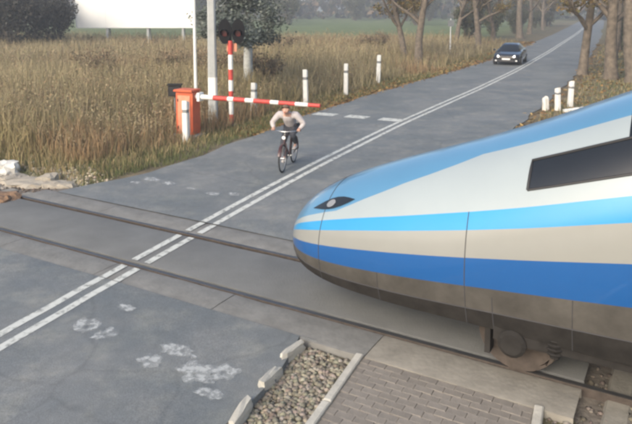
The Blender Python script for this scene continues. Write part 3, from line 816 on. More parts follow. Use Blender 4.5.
def rider():
    t = thing('person', 'person in a pale jacket and dark trousers hunched over bicycle handlebars', 'person', BIKE, HEAD)
    pel = Vector((-.25, 0, 1.00)); wai = Vector((-.13, 0, 1.15)); che = Vector((.05, 0, 1.29)); nek = Vector((.16, 0, 1.37)); hb = Vector((.225, 0, 1.42)); ht = Vector((.30, 0, 1.50))
    BBc = Vector((-.06, 0, .28)); V = []; E = []; Rr = []
    def vtx(p, r, pr=None):
        V.append(Vector(p)); Rr.append(r); i = len(V) - 1
        if pr is not None: E.append((pr, i))
        return i
    J = {}
    for sg in (-1, 1):
        J[sg] = dict(hip=Vector((-.23, sg * .10, .95)), knee=Vector((.14 if sg > 0 else .10, sg * .13, .82 if sg > 0 else .58)), sh=Vector((.07, sg * .19, 1.325)), el=Vector((.05, sg * .40, 1.12)), wr=Vector((.19, sg * .325, 1.01)))
        a = R_(-75) if sg < 0 else R_(105)
        ped = BBc + Vector((math.cos(a) * .17, sg * .13, math.sin(a) * .17)); J[sg]['ank'] = ped + Vector((-.09, 0, .115)); J[sg]['ped'] = ped
    # body: one continuous figure
    p0 = vtx(pel, .14); p1 = vtx(wai, .12, p0); p2 = vtx(che, .13, p1); p3 = vtx(nek, .052, p2); p4 = vtx(hb, .062, p3)
    vtx(hb + Vector((.035, 0, .05)), .088, p4); p5 = len(V) - 1; vtx(ht, .082, p5)
    for sg in (-1, 1):
        j = J[sg]; a = vtx(j['sh'], .048, p2); b = vtx(j['el'], .042, a); c = vtx(j['wr'], .030, b)
        palm = vtx(j['wr'] + Vector((.045, -sg * .0, -.005)), .030, c); kn = vtx(j['wr'] + Vector((.075, 0, -.012)), .026, palm)
        base = j['wr'] + Vector((.075, 0, -.008))
        for k, ln in enumerate((.9, 1.0, .95, .75)):
            y = sg * (-.03 + .02 * k); q = vtx(base + Vector((.012, y, .006)), .0095, kn); q = vtx(base + Vector((.035 * ln, y, -.016)), .009, q); vtx(base + Vector((.020 * ln, y, -.042)), .008, q)
        q = vtx(j['wr'] + Vector((.04, -sg * .035, -.012)), .011, palm); vtx(j['wr'] + Vector((.072, -sg * .048, -.035)), .0095, q)
        a = vtx(j['hip'], .085, p0); b = vtx(j['knee'], .055, a); c = vtx(j['ank'], .036, b); vtx(j['ped'] + Vector((.06, 0, .045)), .034, c)
    me = skin_mesh('body', V, E, Rr, 0, 2, M['skin']); body = link('body', me, t)
    hc = hb + Vector((.045, 0, .06))
    m = MB(); m.loft([[hc + Vector((.085 + x, y * w, z)) for y in (-1, 1)] for x, w, z in ((-.005, .008, .03), (.012, .012, .0), (.025, .018, -.018), (.0, .014, -.028))], False); m.build('nose', M['skin'], body, True)
    for sg in (-1, 1):
        m = MB(); m.disc(hc + Vector((.078, sg * .032, .022)), (1, sg * .35, 0), .007, 10, 0, .012); m.build('eye', M['black'], body)
    m = MB(); m.box(hc + Vector((.075, 0, -.052)), (.015, .045, .008)); m.build('mouth', M['red'], body)
    for sg in (-1, 1):
        m = MB(); m.tube([hc + Vector((0, sg * .078, .03)), hc + Vector((-.012, sg * .092, .01)), hc + Vector((0, sg * .08, -.025))], .012, 6); m.build('ear', M['skin'], body, True)
    # hair
    bm = bmesh.new(); bmesh.ops.create_uvsphere(bm, u_segments=20, v_segments=12, radius=1)
    for v in bm.verts: v.co = Vector((v.co.x * .112, v.co.y * .097, v.co.z * .108)) + Vector((-.016, 0, .028)) + hc + Vector((random.uniform(-1, 1), random.uniform(-1, 1), random.uniform(-1, 1))) * .004
    dl = [f for f in bm.faces if (f.calc_center_median() - hc).x > .03 and (f.calc_center_median() - hc).z < .075 or (f.calc_center_median() - hc).z < -.05]
    bmesh.ops.delete(bm, geom=dl, context='FACES'); hm = bpy.data.meshes.new('hair'); bm.to_mesh(hm); bm.free(); hm.materials.append(M['hair']); hm.polygons.foreach_set('use_smooth', [True] * len(hm.polygons)); link('hair', hm, t)
    # jacket
    V, E, Rr = [], [], []
    p0 = vtx(pel + Vector((.02, 0, .02)), (.175, .165)); p1 = vtx(wai, (.165, .15), p0); p2 = vtx(che, (.185, .15), p1); vtx(nek - Vector((.01, 0, -.005)), .092, p2)
    link('jacket', skin_mesh('jacket', V, E, Rr, 0, 2, M['jacket']), t)
    for sg in (-1, 1):
        j = J[sg]; A_ = Vector((che.x, sg * .10, che.z + .01)); m = MB()
        bend = j['sh'].lerp(j['el'], .5) + Vector((0, sg * .012, .012)); fore = j['el'].lerp(j['wr'], .5) + Vector((-.01, sg * .006, -.012))
        P_ = [A_, A_.lerp(j['sh'], .6) + Vector((0, 0, .012)), j['sh'] + Vector((0, sg * .02, .004)), j['sh'].lerp(bend, .5) + Vector((0, sg * .01, .008)), bend, j['el'].lerp(bend, .35), j['el'], j['el'].lerp(fore, .4), fore, j['wr'].lerp(fore, .3), j['wr'] + Vector((-.005, 0, .004))]
        m.tube(P_, [.085, .098, .094, .084, .078, .072, .070, .068, .058, .047, .040], 14); m.build('sleeve', M['jacket'], t, True, sharp=60)
    # trousers
    V, E, Rr = [], [], []
    p0 = vtx(pel + Vector((-.01, 0, -.01)), .15)
    for sg in (-1, 1):
        j = J[sg]; a = vtx(j['hip'], .105, p0); k = vtx(j['knee'], .074, a); mid = vtx(j['knee'].lerp(j['ank'], .5) + Vector((-.02, 0, 0)), .064, k); vtx(j['ank'] + Vector((0, 0, .01)), .052, mid)
    link('trousers', skin_mesh('trousers', V, E, Rr, 0, 2, M['trousers']), t)
    for sg in (-1, 1):
        pd = J[sg]['ped']; m = MB(); rings = []
        for x, w, h in ((-.15, .028, .075), (-.10, .036, .10), (-.03, .038, .085), (.05, .044, .06), (.11, .036, .045), (.135, .018, .03)):
            rings.append([pd + Vector((x, w * math.cos(q), .014 + h * (0 if math.sin(q) < -.2 else (math.sin(q) * .6 + .4)))) for q in np.linspace(0, 2 * math.pi, 12, endpoint=False)])
        m.loft(rings, True, True, True); m.build('shoe', M['shoe'], t, True, sharp=60)
    return t
rider()

# ------------------------------------------------------------------ car
def car():
    p = Rc(-1.22, 47.6); p.z = 0.025
    t = thing('car', 'dark saloon car with headlights lit driving down the road to the crossing', 'car', p, math.atan2(-RD.y, -RD.x) + 0.015); t.scale = (1, 1.05, 1)
    # x forward, length 4.4
    xs = [2.18, 2.15, 2.05, 1.8, 1.3, .95, .4, -.2, -.8, -1.3, -1.75, -2.05, -2.15, -2.18]
    hood = [.56, .66, .72, .78, .86, .92, .95, .96, .97, .97, .96, .93, .86, .7]
    bot = [.34, .26, .22, .2, .19, .18, .18, .18, .18, .19, .2, .24, .3, .4]
    wid = [.55, .70, .80, .86, .885, .89, .89, .89, .89, .885, .87, .82, .76, .6]
    m = MB(); rings = []
    for x, h, b, w in zip(xs, hood, bot, wid):
        pr = [(-w * .86, b), (-w * .97, b + .1), (-w, b + (h - b) * .45), (-w * .985, b + (h - b) * .75), (-w * .93, h - .025), (-w * .8, h), (-w * .4, h + .018), (0, h + .022)]
        ring = pr + [(-y, z) for y, z in reversed(pr[:-1])]; rings.append([(x, y, z) for y, z in ring])
    m.loft(rings, True, True, True); m.build('body', M['car'], t, True, sharp=50)
    # greenhouse
    st = [(1.02, .70, .93, .93), (.45, .665, .95, 1.30), (.25, .64, .955, 1.38), (-.3, .63, .96, 1.43), (-.95, .62, .965, 1.41), (-1.25, .63, .965, 1.34), (-1.85, .68, .96, .965)]
    m = MB(); rr = []
    for x, w, zb, zt in st:
        tw = w * (.86 if zt > 1.1 else 1.0); rr.append([(x, -w - .1, zb - .03), (x, -tw + .02, zt - .06 if zt > 1.1 else zb), (x, -tw * .8, zt), (x, 0, zt + .015), (x, tw * .8, zt), (x, tw - .02, zt - .06 if zt > 1.1 else zb), (x, w + .1, zb - .03)])
    m.loft(rr, False)
    # which faces are glass: sides 0 and 5, front and back slopes
    for j in range(len(st) - 1):
        for k in range(6):
            g_ = (k in (0, 5) and 0 < j < 5) or (j in (0, 5))
            m.m[j * 6 + k] = 1 if g_ else 0
    m.build('cabin', [M['car'], M['glass']], t, True, sharp=30)
    for sg in (-1, 1):
        for x in (1.36, -1.32):
            m = MB(); m.tube([(x, sg * .70, .31), (x, sg * .88, .31), (x, sg * .905, .31)], [.31, .31, .285], 26); w = m.build('wheel', M['tyre'], t, True, sharp=40)
            m = MB(); m.disc((x, sg * .905, .31), (0, 1, 0), .20, 22, 0, .012); 
            for k in range(5):
                a = 2 * math.pi * k / 5; m.tube([(x, sg * .912, .31), (x + math.cos(a) * .19, sg * .912, .31 + math.sin(a) * .19)], .022, 5)
            m.build('rim', M['alloy'], w)
        m = MB(); rings = []
        for y, a, b in ((.80, .60, .70), (.70, .55, .72), (.55, .54, .70), (.46, .57, .67)):
            xo = 2.19 - .32 * max(0, (y - .45) / .35) ** 1.6
            rings.append([(xo + .01, sg * y, a), (xo + .03, sg * y, (a + b) / 2), (xo - .04, sg * y, b)])
        m.loft(rings, False); m.build('headlight', M['lamp_on'], t, True)
        m = MB(); m.box((.72, sg * .97, .98), (.10, .17, .12), bev=.03); m.tube([(.72, sg * .86, .93), (.72, sg * .95, .95)], .025, 6); m.build('wing_mirror', M['car'], t)
        m = MB(); m.box((2.13, sg * .60, .33), (.06, .2, .09)); m.build('fog_lamp', M['lamp'], t)
        m = MB(); m.box((-2.14, sg * .62, .78), (.08, .24, .12)); m.build('tail_lamp', M['red'], t)
    m = MB(); m.box((2.185, 0, .58), (.04, .72, .12), bev=.01)
    for k in range(4): m.box((2.207, 0, .535 + k * .03), (.012, .70, .008), 1)
    m.build('grille', [M['black'], M['chrome']], t)
    m = MB(); m.box((2.19, 0, .32), (.03, 1.0, .13)); m.build('lower_intake', M['black'], t)
    m = MB(); m.box((2.21, 0, .44), (.015, .52, .11)); m.build('number_plate', M['plate'], t)
    m = MB(); m.box((-.1, 0, .2), (3.2, 1.5, .1)); m.build('underbody', M['black'], t)
car()

# ------------------------------------------------------------------ barrier, signal, posts
def gz(x, y): return float(ground_z(np.array([x]), np.array([y]))[0])
def barrier():
    x, y = -3.98, 19.85
    t = thing('level_crossing_barrier', 'orange barrier cabinet with lowered red and white boom across the lane', 'barrier', (x, y, gz(x, y) - .02), -0.39)
    m = MB(); m.box((0, 0, .06), (.86, .66, .16), bev=.03); m.build('footing', M['concrete'], t)
    m = MB(); m.box((0, .03, .80), (.60, .42, 1.34), bev=.03)
    m.box((0, -.01, 1.50), (.66, .52, .06), bev=.02); m.build('cabinet', M['orange'], t)
    m = MB(); m.box((0, -.195, .78), (.44, .03, 1.14), bev=.012); d = m.build('cabinet_door', M['orange_pale'], t)
    m = MB(); m.box((.15, -.216, .85), (.03, .02, .12)); m.build('handle', M['black'], d)
    for z in (.35, 1.2):
        m = MB(); m.box((-.215, -.214, z), (.03, .02, .09)); m.build('hinge', M['black'], d)
    m = MB(); m.tube([(.28, .03, 1.31), (.50, .03, 1.31)], .075, 14); m.box((.44, .03, 1.31), (.09, .26, .26), bev=.02); m.build('pivot', M['white'], t, True, sharp=40)
    # boom: white root, red and white bands
    segs = [(.50, .92, 0), (.92, 1.42, 1), (1.42, 1.62, 0), (1.62, 2.02, 1), (2.02, 2.3, 0), (2.3, 2.85, 1), (2.85, 3.12, 0), (3.12, 3.65, 1), (3.65, 4.05, 0), (4.05, 4.42, 1)]
    m = MB()
    for a, b, c in segs:
        r0 = .082 - .006 * a; r1 = .082 - .006 * b
        m.tube([(a, .03, 1.31 - .012 * a), (b, .03, 1.31 - .012 * b)], [r0, r1], 12, c, cap=(a == .50 or b > 4.4))
    m.build('boom', [M['white'], M['red']], t, True, sharp=40)
barrier()
def cabinet_small():
    x, y = -4.75, 21.6
    t = thing('relay_box', 'small dark relay box on a post left of the orange barrier cabinet', 'box', (x, y, gz(x, y) - .03), 0.1)
    m = MB(); m.box((0, 0, 1.28), (.42, .28, .36), bev=.02); m.box((0, 0, 1.48), (.48, .34, .04), bev=.01); m.build('housing', M['t_under'], t)
    m = MB(); m.tube([(0, 0, 0), (0, 0, 1.1)], .035, 8); m.build('post', M['grey'], t)
    m = MB(); m.box((0, -.146, 1.28), (.34, .012, .28)); m.build('door', M['black'], t)
cabinet_small()
def signal():
    x, y = -2.88, 21.74
    t = thing('crossing_signal', 'red and white striped post with twin black warning light heads', 'signal', (x, y, gz(x, y) - .03), -0.12)
    m = MB(); z = .12; c = 1
    m.tube([(0, 0, 0), (0, 0, .12)], .08, 12, 0)
    for z0, z1, c in ((.12, .45, 1), (.45, .95, 0), (.95, 1.25, 1), (1.25, 1.62, 0), (1.62, 1.98, 1), (1.98, 2.48, 0), (2.48, 2.95, 1)):
        m.tube([(0, 0, z0), (0, 0, z1)], .08, 14, c, cap=False)
    m.build('post', [M['white'], M['red']], t, True, sharp=40)
    m = MB(); m.box((0, 0, .03), (.4, .4, .16), bev=.03); m.build('footing', M['concrete'], t)
    m = MB(); m.tube([(-.28, 0, 3.22), (.4, 0, 3.22)], .03, 8); m.tube([(0, 0, 2.9), (0, 0, 3.4)], .045, 10); m.build('cross_arm', M['signal_black'], t)
    for sx in (-.17, .29):
        m = MB(); R0 = []
        for k in range(28):
            a = 2 * math.pi * k / 28; R0.append((math.cos(a) * .225, math.sin(a) * .42))
        m.loft([[(sx + px_, yy, 3.26 + pz_) for px_, pz_ in R0] for yy in (-.06, -.035)], True, True, True)
        m.tube([(sx, -.04, 3.26), (sx, .14, 3.26)], [.15, .11], 18)
        h = m.build('light_head', M['signal_black'], t, True, sharp=40)
        m = MB(); m.disc((sx, -.066, 3.2), (0, -1, 0), .105, 20, 0, .02); m.build('lens', M['red_lens'], h)
        m = MB(); rings = []
        for yy, rr in ((-.06, .135), (-.30, .125)):
            rings.append([(sx + rr * math.cos(a), yy - (.0 if yy > -.1 else -.10 * (1 - math.sin(a)) * .5), 3.2 + rr * math.sin(a)) for a in np.linspace(R_(-25), R_(205), 16)])
        m.loft(rings, False); m.build('hood', M['signal_black'], h, True)
    m = MB(); m.box((.03, .075, 2.72), (.34, .02, .28)); m.build('sign_plate', M['orange_pale'], t)
signal()
# guide posts
def guide_post(name='guide_post'):
    t = thing(name, '', 'post', (0, 0, 0), 0)
    m = MB(); ring = [(-.07, -.045), (-.05, -.075), (.05, -.075), (.07, -.045), (.07, .06), (.04, .085), (-.04, .085), (-.07, .06)]
    m.loft([[(x * k, y * k, z) for x, y in ring] for z, k in ((0, 1.05), (.02, 1.05), (1.02, 1.0))], True, True, True, 0)
    m.build('shaft', M['white'], t, True, sharp=25)
    m = MB(); m.loft([[(x * .9, y * .9, z) for x, y in ring] for z in (1.02, 1.13)], True, False, False); m.build('dark_band', M['grey'], t)
    m = MB(); rings = [[(x * k, y * k, z + y * sl) for x, y in ring] for z, k, sl in ((1.13, 1.0, 0), (1.34, 1.0, .0), (1.40, .97, -.5))]
    m.loft(rings, True, True, True); m.build('cap', M['white'], t, True, sharp=25)
    m = MB(); m.box((0, -.078, 1.235), (.07, .01, .12)); m.build('reflector', M['lamp'], t)
    return t
gp = guide_post(); gp['group'] = 'white guide posts beside the road'
spots = [((-3.92, 19.22), .90, 'white guide post standing in front of the orange barrier cabinet', 0, 0), ((-2.35, 24.1), .84, 'white guide post behind the boom, beside the striped signal post', .0, .02),
         ((-.42, 26.5), 1.04, 'white guide post on the grassy verge nearest the dashed stop line', 0, -.02), ((1.38, 29.7), 1.06, 'white guide post in the middle of the row on the brown grass verge', .02, 0),
         ((3.28, 34.0), 1.06, 'white guide post of the brown grass verge closest to the tree trunks', 0, .03), ((10.28, 25.9), .76, 'short upright white guide post across the road behind the train', 0, .03), ((9.45, 25.0), .66, 'low leaning white guide post behind the train beside fallen one', .03, -.07)]
for i, ((x, y), sc, lab, rx, ry) in enumerate(spots):
    z = gz(x, y) - .03
    if i == 0:
        gp.location = (x, y, z); gp.scale = (1.3, 1.3, sc); gp['label'] = lab; gp.rotation_euler = (rx, ry, -.2)
    else:
        dup(gp, (x, y, z), label=lab, scale=(1.4 if i < 5 else 1.2, 1.4 if i < 5 else 1.2, sc), rot=(rx, ry, -.3 + .1 * i))
fx, fy = 9.0, 24.5
dup(gp, (fx + .45, fy - .1, gz(fx, fy) + .05), label='fallen white guide post lying on the far verge behind the train', scale=(1, 1, .62), rot=(R_(84), 0, R_(100)))
chunk('broken_post_stump', (8.98, 25.05, gz(8.98, 25.05) + .22), (.20, .18, .62), 31, M['white_rock'], 'broken white post stump on the far verge behind the train', 'stump', .4)

def utility_pole():
    x, y = -3.52, 21.9
    t = thing('utility_pole', 'tall grey concrete utility pole with a white painted band', 'pole', (x, y, gz(x, y) - .05), 0)
    def sq(z, w): return [(w * a, w * b, z) for a, b in ((-1, -.7), (-.7, -1), (.7, -1), (1, -.7), (1, .7), (.7, 1), (-.7, 1), (-1, .7))]
    m = MB(); m.loft([sq(0, .15), sq(.98, .145)], True, True, False); m.loft([sq(1.72, .142), sq(9.0, .10)], True, False, True); m.build('shaft', M['pole'], t)
    m = MB(); m.loft([sq(.98, .146), sq(1.72, .143)], True); m.build('white_band', M['white'], t)
    m = MB(); m.box((0, 0, 8.5), (1.5, .1, .1)); m.build('cross_arm', M['grey'], t)
    for k in (-.65, -.25, .25, .65):
        m = MB(); m.tube([(k, 0, 8.55), (k, 0, 8.62), (k, 0, 8.66), (k, 0, 8.72)], [.02, .05, .03, .045], 10); m.build('insulator', M['white'], t)
utility_pole()
def slim_pole(x, y, h, r, label, name, topplate=None):
    t = thing(name, label, 'pole', (x, y, gz(x, y) - .03), 0)
    m = MB(); m.tube([(0, 0, 0), (0, 0, h)], [r, r * .85], 10); m.build('shaft', M['white'], t, True, sharp=40)
    m = MB(); m.tube([(0, 0, 0), (0, 0, .18)], r * 1.7, 10); m.build('base', M['concrete'], t)
    m = MB(); m.tube([(0, 0, h), (0, 0, h + .03)], r * 1.1, 10); m.build('cap', M['grey'], t)
    if topplate:
        m = MB(); m.box((0, -.05, h - .4), (topplate, .015, topplate)); m.build('sign_panel', M['grey'], t)
slim_pole(-4.12, 22.0, 5.8, .058, 'slim white steel pole between the orange cabinet and utility pole', 'slim_pole')
slim_pole(11.0, 53.0, 3.1, .055, 'thin white sign pole on the verge beyond the roadside trees', 'sign_pole', .5)

def billboard():
    t = thing('billboard', 'large blank white billboard standing on two legs in the field', 'billboard', (-16.9, 60.6, gz(-16.9, 60.6) - .05), 0.05)
    for k in range(4):
        m = MB(); m.box((-3.99 + k * 2.66, 0, 4.6), (2.65, .08, 4.9), bev=.0); m.build('panel', M['board'], t)
    m = MB(); m.box((0, 0, 2.10), (10.75, .16, .09)); m.box((0, 0, 7.1), (10.75, .16, .09)); m.box((-5.36, 0, 4.6), (.10, .17, 4.9)); m.box((5.36, 0, 4.6), (.10, .17, 4.9)); m.build('frame', M['white'], t)
    for x in (-2.6, 1.15, 4.4):
        m = MB(); m.box((x, .14, 3.2), (.2, .2, 6.4)); m.tube([(x, .2, 4.5), (x, 1.6, 0)], .07, 8); m.build('leg', M['pole'], t)
billboard()

# ------------------------------------------------------------------ rubble on the left shoulder
slab_z = gz(-6.3, 14.6)
chunk('rubble_block', (-7.75, 15.75, gz(-7.7, 15.8) + .18), (.62, .45, .42), 71, M['white_rock'], 'white rubble block, the brightest lump on the left shoulder', 'rubble', .3, None, 4)
chunk('rubble_block', (-6.85, 14.85, gz(-6.8, 14.8) + .08), (1.25, .75, .42), 72, M['rock'], 'long beige concrete rubble slab beside the white block', 'rubble', -.5, None, 4)
chunk('rubble_block', (-5.95, 14.62, gz(-5.9, 14.6) + .06), (.7, .5, .34), 73, M['rock'], 'beige rubble block lying nearest the road edge', 'rubble', .2, None, 4)
chunk('rubble_block', (-7.3, 15.25, gz(-7.2, 15.2) + .08), (.6, .45, .34), 74, M['rock'], 'beige rubble block wedged between the white block and long slab', 'rubble', .9, None, 3)
chunk('rubble_block', (-6.35, 15.05, gz(-6.3, 15.1) + .06), (.55, .4, .36), 76, M['rock'], 'beige rubble lump behind the long slab at the edge of the grass', 'rubble', 1.4, None, 3)
chunk('rubble_block', (-7.35, 14.45, gz(-7.3, 14.5) + .05), (.8, .5, .30), 77, M['rock'], 'beige rubble lump in front of the long slab beside the earth mound', 'rubble', .1, None, 3)
chunk('earth_mound', (-6.75, 13.35, -.10), (.9, .55, .32), 75, M['mound'], 'low brown earth mound beside the far rail left of the road', 'mound', rz, None, 4)
pts = np.array([(-6.1 + rng.normal(0, .8), 14.85 + rng.normal(0, .42), 0) for _ in range(2200)]); pts[:, 1] -= (pts[:, 0] + 5.9) * .55
pts = pts[frame_coords(pts[:, 0], pts[:, 1])[0] < -3.9]
pts[:, 2] = ground_z(pts[:, 0], pts[:, 1]) + .01
stones('rubble_gravel', pts, .015, .085, (0.40, 0.345, 0.27), 12)
pts = np.array([(-4.4 + rng.normal(0, .3), 19.5 + rng.normal(0, .2), 0) for _ in range(300)]); pts[:, 2] = ground_z(pts[:, 0], pts[:, 1]) + .01
stones('cabinet_gravel', pts, .012, .05, (0.42, 0.37, 0.29), 13)

# ------------------------------------------------------------------ grass, weeds and litter
def blades(name, P, h, w, cols, lean=.35, seed=1, cvar=.25):
    r = np.random.default_rng(seed); n = len(P); a = r.uniform(0, 6.28, n)
    d = np.stack([np.cos(a), np.sin(a)], 1); la = r.uniform(0, 6.28, n); L = lean * r.random(n) * h; ld = np.stack([np.cos(la), np.sin(la)], 1) * L[:, None]
    V = np.zeros((n, 5, 3)); z0 = P[:, 2] - .03
    for i, (sx, t, lf) in enumerate(((-1, 0, 0), (1, 0, 0), (-.75, .55, .35), (.75, .55, .35), (0, 1, 1))):
        V[:, i, :2] = P[:, :2] + d * (w * sx * .5)[:, None] + ld * lf; V[:, i, 2] = z0 + h * t * (1 - .15 * lf * lean)
    tri = np.array([(0, 1, 3), (0, 3, 2), (2, 3, 4)]); Ft = (tri[None] + (np.arange(n) * 5)[:, None, None]).reshape(-1, 3)
    c = np.array(cols)[r.integers(0, len(cols), n)] * r.uniform(1 - cvar, 1 + cvar, (n, 1))
    if 'tall' in name or name == 'dry_grass': c = c * np.array([1.0, .955, .86])
    return kind(link(name, arr_mesh(name, V.reshape(-1, 3), Ft, M['tint'], np.repeat(c, 5, 0))), 'stuff')
def weeds(name, P, h, cols, hcols, seed=1, leaf=.035, nl=9, wscale=None):
    """dry upright stems carrying withered leaves and seed heads"""
    r = np.random.default_rng(seed); n = len(P); Vs = []; Fs = []; Cs = []
    a = r.uniform(0, 6.28, n); d = np.stack([np.cos(a), np.sin(a), 0 * a], 1); ln = r.normal(0, .11, (n, 2)) * h[:, None]
    k = wscale if wscale is not None else np.ones(n)
    top = P + np.concatenate([ln, h[:, None]], 1); w = .007 * k
    V = np.stack([P - d * w[:, None], P + d * w[:, None], top + d * w[:, None] * .5, top - d * w[:, None] * .5], 1); Vs.append(V.reshape(-1, 3))
    c = np.array(cols)[r.integers(0, len(cols), n)] * r.uniform(.7, 1.25, (n, 1)); Cs.append(np.repeat(c, 4, 0))
    hc = np.array(hcols)[r.integers(0, len(hcols), n)]
    for j in range(nl):
        t = r.uniform(.25, 1.0, n) ** .7; q = P + (top - P) * t[:, None] + r.normal(0, .05, (n, 3)) * (k * h)[:, None]
        u = r.normal(0, 1, (n, 3)); u /= np.linalg.norm(u, axis=1)[:, None]; v = r.normal(0, 1, (n, 3)); v -= u * (u * v).sum(1)[:, None]; v /= np.linalg.norm(v, axis=1)[:, None]
        s = (leaf * r.uniform(.5, 1.5, n) * k)[:, None]
        Vs.append(np.stack([q - u * s - v * s * .4, q + u * s * .2 - v * s * .6, q + u * s * 1.2, q + v * s * .6], 1).reshape(-1, 3))
        Cs.append(np.repeat(hc * r.uniform(.65, 1.3, (n, 1)), 4, 0))
    V = np.concatenate(Vs); F = np.arange(len(V)).reshape(-1, 4)
    return kind(link(name, arr_mesh(name, V, F, M['tint'], np.concatenate(Cs))), 'stuff')
def scatter(n, seed, fn):
    """points in the wedge the camera sees, thinned with distance; fn(o,a,n,s,X,Y) keeps"""
    r = np.random.default_rng(seed); out = []; tot = 0
    while tot < n:
        Y = np.exp(r.uniform(np.log(11), np.log(95), 40000)); X = Y * r.uniform(-.62, .62, 40000)
        o, a, nn, s = frame_coords(X, Y); k = fn(o, a, nn, s, X, Y, r.random(40000)); out.append(np.stack([X[k], Y[k]], 1)); tot += int(k.sum())
    q = np.concatenate(out)[:n]; return np.concatenate([q, ground_z(q[:, 0], q[:, 1])[:, None]], 1)
def edge(o, a): return np.interp(a, _lea, _leo) - o        # metres left of the left edge
DRY = [(.36, .30, .175), (.30, .245, .14), (.42, .35, .215), (.27, .23, .14), (.31, .29, .15)]
GRN = [(.13, .15, .06), (.165, .175, .075), (.11, .135, .055), (.20, .195, .10)]
RUST = [(.30, .205, .125), (.35, .245, .15), (.26, .19, .115), (.38, .295, .19), (.29, .235, .15)]
TAN = [(.40, .345, .225), (.34, .295, .185), (.44, .385, .26), (.30, .27, .17)]
OLG = [(.29, .255, .15), (.33, .29, .175), (.24, .22, .125), (.36, .305, .20)]
pn = lambda X, Y, s, sd: fbm(X, Y, s, sd)
P = scatter(52000, 31, lambda o, a, n, s, X, Y, u: (edge(o, a) > .5 + .5 * pn(X, Y, 1.3, 2)) & (n > 3.0 + .5 * pn(X, Y, 1.0, 6)) & (Y < 75) & (edge(o, a) < 60))
e = edge(*frame_coords(P[:, 0], P[:, 1])[:2]); dist = P[:, 1]
hh = np.clip(.12 + .14 * np.clip(e, 0, 6), .12, .75) * rng.uniform(.5, 1.25, len(P)) * (1 + .3 * pn(P[:, 0], P[:, 1], .6, 8))
blades('dry_grass', P, np.abs(hh), .010 + .0007 * dist, DRY, .7, 5)
P = scatter(30000, 32, lambda o, a, n, s, X, Y, u: (edge(o, a) > .15 + .3 * pn(X, Y, 2.0, 2)) & (edge(o, a) < 5.5) & (n > 2.6) & (Y < 60) & (pn(X, Y, .8, 14) + .55 > u * .9))
blades('green_grass', P, .06 + .2 * rng.random(len(P)), .009 + .0006 * P[:, 1], GRN, .6, 6)
P = scatter(11500, 33, lambda o, a, n, s, X, Y, u: (edge(o, a) > 2.0 + .8 * pn(X, Y, .9, 3)) & (n > 4.2) & (Y < 70) & (pn(X, Y, .45, 17) + .75 > u))
e = edge(*frame_coords(P[:, 0], P[:, 1])[:2])
hh = np.clip(.45 + .13 * e, .4, 1.25) * rng.uniform(.65, 1.2, len(P)) * np.where(P[:, 1] < 18, .75, 1)
weeds('dry_weeds', P, hh, DRY, RUST + DRY[:3], 7, .019, 10, 1 + P[:, 1] * .022)
P = scatter(46000, 41, lambda o, a, n, s, X, Y, u: (edge(o, a) > 1.5 + .9 * pn(X, Y, .8, 3)) & (n > 4.0) & (Y < 72) & (pn(X, Y, .5, 23) + .95 > u))
e = edge(*frame_coords(P[:, 0], P[:, 1])[:2]); q_ = pn(P[:, 0], P[:, 1], .35, 29)
hh = np.clip(.4 + .14 * e, .35, 1.15) * rng.uniform(.55, 1.35, len(P)) * (1 + .4 * q_ + .35 * pn(P[:, 0], P[:, 1], 1.1, 37))
for nm, msk, cc in (('tall_tan_grass', q_ > .12, TAN), ('tall_russet_grass', q_ < -.22, RUST), ('tall_olive_grass', (q_ <= .12) & (q_ >= -.22), OLG)):
    blades(nm, P[msk], hh[msk], .011 + .0009 * P[msk][:, 1], cc, .45, 50 + len(nm))
# right verge
P = scatter(15000, 34, lambda o, a, n, s, X, Y, u: (o > 4.1 + .4 * pn(X, Y, 1.2, 4)) & (n > 3.4) & (Y < 70))
blades('verge_grass', P, .07 + .22 * rng.random(len(P)), .010 + .0007 * P[:, 1], GRN + DRY, .6, 9)
P = scatter(3200, 35, lambda o, a, n, s, X, Y, u: (o > 7.5 + .8 * pn(X, Y, .8, 5)) & (n > 8) & (Y < 75) & (Y > 24))
weeds('verge_weeds', P, rng.uniform(.4, 1.1, len(P)), RUST + DRY, RUST + GRN, 10, .04, 11, 1 + P[:, 1] * .022)
# fallen leaves
def leaves(name, P, s, cols, seed):
    r = np.random.default_rng(seed); n = len(P); a = r.uniform(0, 6.28, n); u = np.stack([np.cos(a), np.sin(a), r.normal(0, .3, n)], 1); v = np.stack([-np.sin(a), np.cos(a), r.normal(0, .3, n)], 1)
    k = (s * r.uniform(.6, 1.4, n))[:, None]; P = P + np.array([0, 0, .02])
    V = np.stack([P - u * k, P - v * k * .6, P + u * k, P + v * k * .6], 1).reshape(-1, 3)
    c = np.array(cols)[r.integers(0, len(cols), n)] * r.uniform(.7, 1.3, (n, 1))
    return kind(link(name, arr_mesh(name, V, np.arange(n * 4).reshape(-1, 4), M['tint'], np.repeat(c, 4, 0))), 'stuff')
LEAF = [(.34, .20, .07), (.28, .15, .06), (.38, .27, .11), (.24, .16, .08)]
P = scatter(9000, 36, lambda o, a, n, s, X, Y, u: (edge(o, a) > -.35 * u) & (edge(o, a) < 3.5) & (n > 6) & (Y > 20) & (Y < 75) & (u > .25 + .5 * (edge(o, a) > 1.6)))
leaves('fallen_leaves', P, .03 + .0022 * P[:, 1], LEAF, 3)
P = scatter(2600, 37, lambda o, a, n, s, X, Y, u: (o > 3.3) & (o < 8) & (n > 14) & (Y > 20) & (Y < 70))
leaves('fallen_leaves', P, .03 + .002 * P[:, 1], LEAF, 4)

